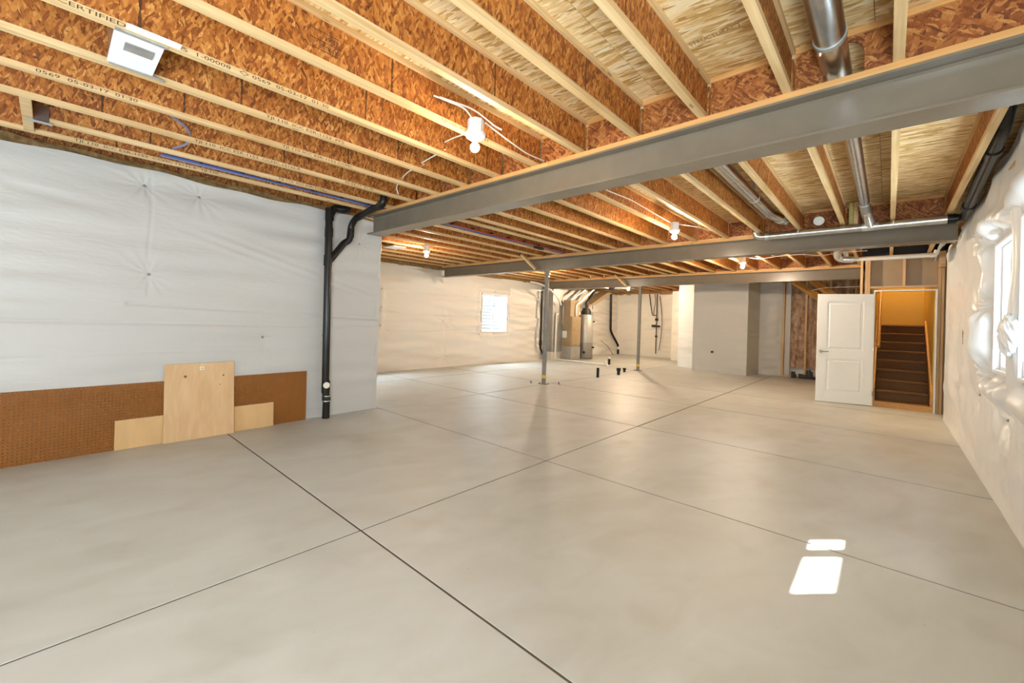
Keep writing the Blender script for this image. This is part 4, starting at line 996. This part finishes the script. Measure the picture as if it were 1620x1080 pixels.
# framing and film-faced insulation behind the door
fb = empty('wall_framed_back', kind='structure'); YB = 14.36
def st2(x0, x1, z0, z1, nm='stud', mt='stud'): return MB().box((x0, YB, z0), (x1, YB+.09, z1)).done(nm, mt, fb, bevel=.002)
st2(-2.30, -2.255, .04, 2.79); st2(-1.76, -1.715, .04, 2.79); st2(-1.22, -1.175, .04, 2.79); st2(-.68, -.635, .04, 2.79)
st2(-2.30, -.4, 0, .038, 'bottom_plate', 'stud_x'); st2(-2.30, -.4, 2.792, 2.798, 'top_plate', 'stud_x')
TF = smoothnoise(10, 12, 31); TG = smoothnoise(10, 30, 32)
def batt_pos(x, z):
    b = .05*sn(x*1.4, z*.5, TF)+.022*sn(x, z, TG)
    b = b+.03*np.abs(np.sin((x+2.2)*PI/.26))
    return np.stack([x, YB+.20-b, z], -1)
grid_sheet('film_faced_batt', np.linspace(-2.12, -.4, 110), np.linspace(.28, 2.78, 150), batt_pos, 'batt', fb)
MB().box((-2.27, YB+.30, 0), (-.3, YB+.40, 2.75)).done('foundation_core', 'plastic_far', fb)
MB().box((-2.25, YB+.10, 0.04), (-2.12, YB+.14, 2.75)).done('plastic_strip', 'plastic', fb)
m = MB()
for k in range(16):
    x = -2.05+k*.06+random.uniform(-.02, .02); m.box((x, YB-.16, .0), (x+random.uniform(.03, .06), YB-.03, .06+random.random()*.2))
tag(m.done('dark_clutter', 'black'), 'dark scraps lying at the foot of the framed wall behind the door', 'debris', kind='stuff')
for i, (a, b) in enumerate((((-2.0, 13.9, 2.72), (-1.2, 13.6, 2.10)), ((-1.6, 13.8, 2.74), (-.8, 13.4, 2.05)))):
    m = MB(); m.tube([a, b], .09, 4); tag(m.done('stair_stringer', 'trimwood'), '%s slanting wood stair stringer seen above the open door' % ('left' if i == 0 else 'right'), 'stringer')
cable([(-1.5, 13.2, 2.40), (-1.2, 13.1, 2.46), (-.5, 12.8, 2.44)], 'white cable behind the studs above the open door')

# ------------------------------------------------------------------ boards leaning on the left wall
def leaning(name, y0, y1, x0, x1, ztop, xt0, xt1, th, mat, label, cat, zb=0.):
    """bottom edge from (x0,y0) to (x1,y1) on the floor, top edge x at xt0/xt1"""
    e = [(x0, y0, zb), (x1, y1, zb), (x1-th, y1, zb), (x0-th, y0, zb), (xt0, y0, ztop), (xt1, y1, ztop), (xt1-th, y1, ztop), (xt0-th, y0, ztop)]
    o = MB().hull8(e).done(name, mat, None, bevel=.0012); return tag(o, label, cat)
leaning('thin_board', .447, 1.865, -5.500, -5.553, .285, -5.512, -5.568, .012, 'board', 'long narrow tan board behind the plywood, against the pegboard', 'board')
p = leaning('plywood_sheet', .81, 1.435, -5.472, -5.490, .80, -5.560, -5.578, .018, 'ply', 'upright pale plywood sheet leaning on the pegboard at the left wall', 'plywood')
# knots and sticker on the plywood (on its leaning face)
def face_pt(y, z, off=.0):
    t = z/.80; s = (y-.81)/.625; return Vector((( -5.472-.018*s)*(1-t)+(-5.560-.018*s)*t+off, y, z))
for y, z, r in ((.985, .665, .014), (1.33, .655, .009), (1.30, .555, .006)):
    m = MB(); m.lathe([(r, -.001), (r, .0004)], seg=12); o = m.done('knot', 'knot', p); o.location = face_pt(y, z, .0006); o.rotation_euler = (0, PI/2-.095, 0)
m = MB(); m.box((-.020, -.020, 0), (.020, .020, .0006)); o = m.done('price_sticker', 'sticker', p); o.location = face_pt(1.13, .745, .0008); o.rotation_euler = (0, PI/2-.095, 0)
text('A', p, tuple(face_pt(1.122, .733, .0022)), (0, 1, 0), (-.095, 0, 1), .03, .9, 'inksoft')
# pegboard with real holes
def pegboard():
    y0, y1, z1 = -.75, 2.262, .632; pitch = .0264; ny = int((y1-y0)/pitch); nz = int(z1/pitch); py, pz = (y1-y0)/ny, z1/nz; th = .005
    V = []; Fc = []; r = .0042; K = 8
    def xf(y, z):
        b = -5.488-.062*(y+.24)*.72; t = xl(y)+.040; return b+(t-b)*z/z1
    ci = {}
    def corner(i, j, s):
        k = (i, j, s)
        if k not in ci:
            y, z = y0+i*py, j*pz; ci[k] = len(V); V.append((xf(y, z)-s*th, y, z))
        return ci[k]
    for i in range(ny):
        for j in range(nz):
            yc, zc = y0+(i+.5)*py, (j+.5)*pz; rings = []
            for s in (0, 1):
                rg = []
                for k in range(K):
                    a = 2*PI*(k+.5)/K; yy, zz = yc+r*math.cos(a), zc+r*math.sin(a); rg.append(len(V)); V.append((xf(yy, zz)-s*th, yy, zz))
                rings.append(rg)
                c = [corner(i+1, j, s), corner(i+1, j+1, s), corner(i, j+1, s), corner(i, j, s)]   # +y-z, +y+z, -y+z, -y-z
                # ring idx angles: 22.5,67.5,112.5,157.5,202.5,247.5,292.5,337.5
                quads = [(c[0], c[1], rg[0], rg[7]), (c[1], rg[1], rg[0]), (c[1], c[2], rg[2], rg[1]), (c[2], rg[3], rg[2]), (c[2], c[3], rg[4], rg[3]), (c[3], rg[5], rg[4]), (c[3], c[0], rg[6], rg[5]), (c[0], rg[7], rg[6])]
                for q in quads: Fc.append(q if s == 0 else q[::-1])
            for k in range(K): Fc.append((rings[0][k], rings[0][(k+1) % K], rings[1][(k+1) % K], rings[1][k]))
    for (a, b) in [((i, 0), (i+1, 0)) for i in range(ny)]+[((i, nz), (i+1, nz)) for i in range(ny)]+[((0, j), (0, j+1)) for j in range(nz)]+[((ny, j), (ny, j+1)) for j in range(nz)]:
        Fc.append((corner(*a, 0), corner(*b, 0), corner(*b, 1), corner(*a, 1)))
    o = mesh_obj('pegboard', pyd('pegboard', V, Fc), None, 'pegboard')
    return tag(o, 'long brown perforated pegboard leaning along the foot of the left wall', 'pegboard')
pegboard()
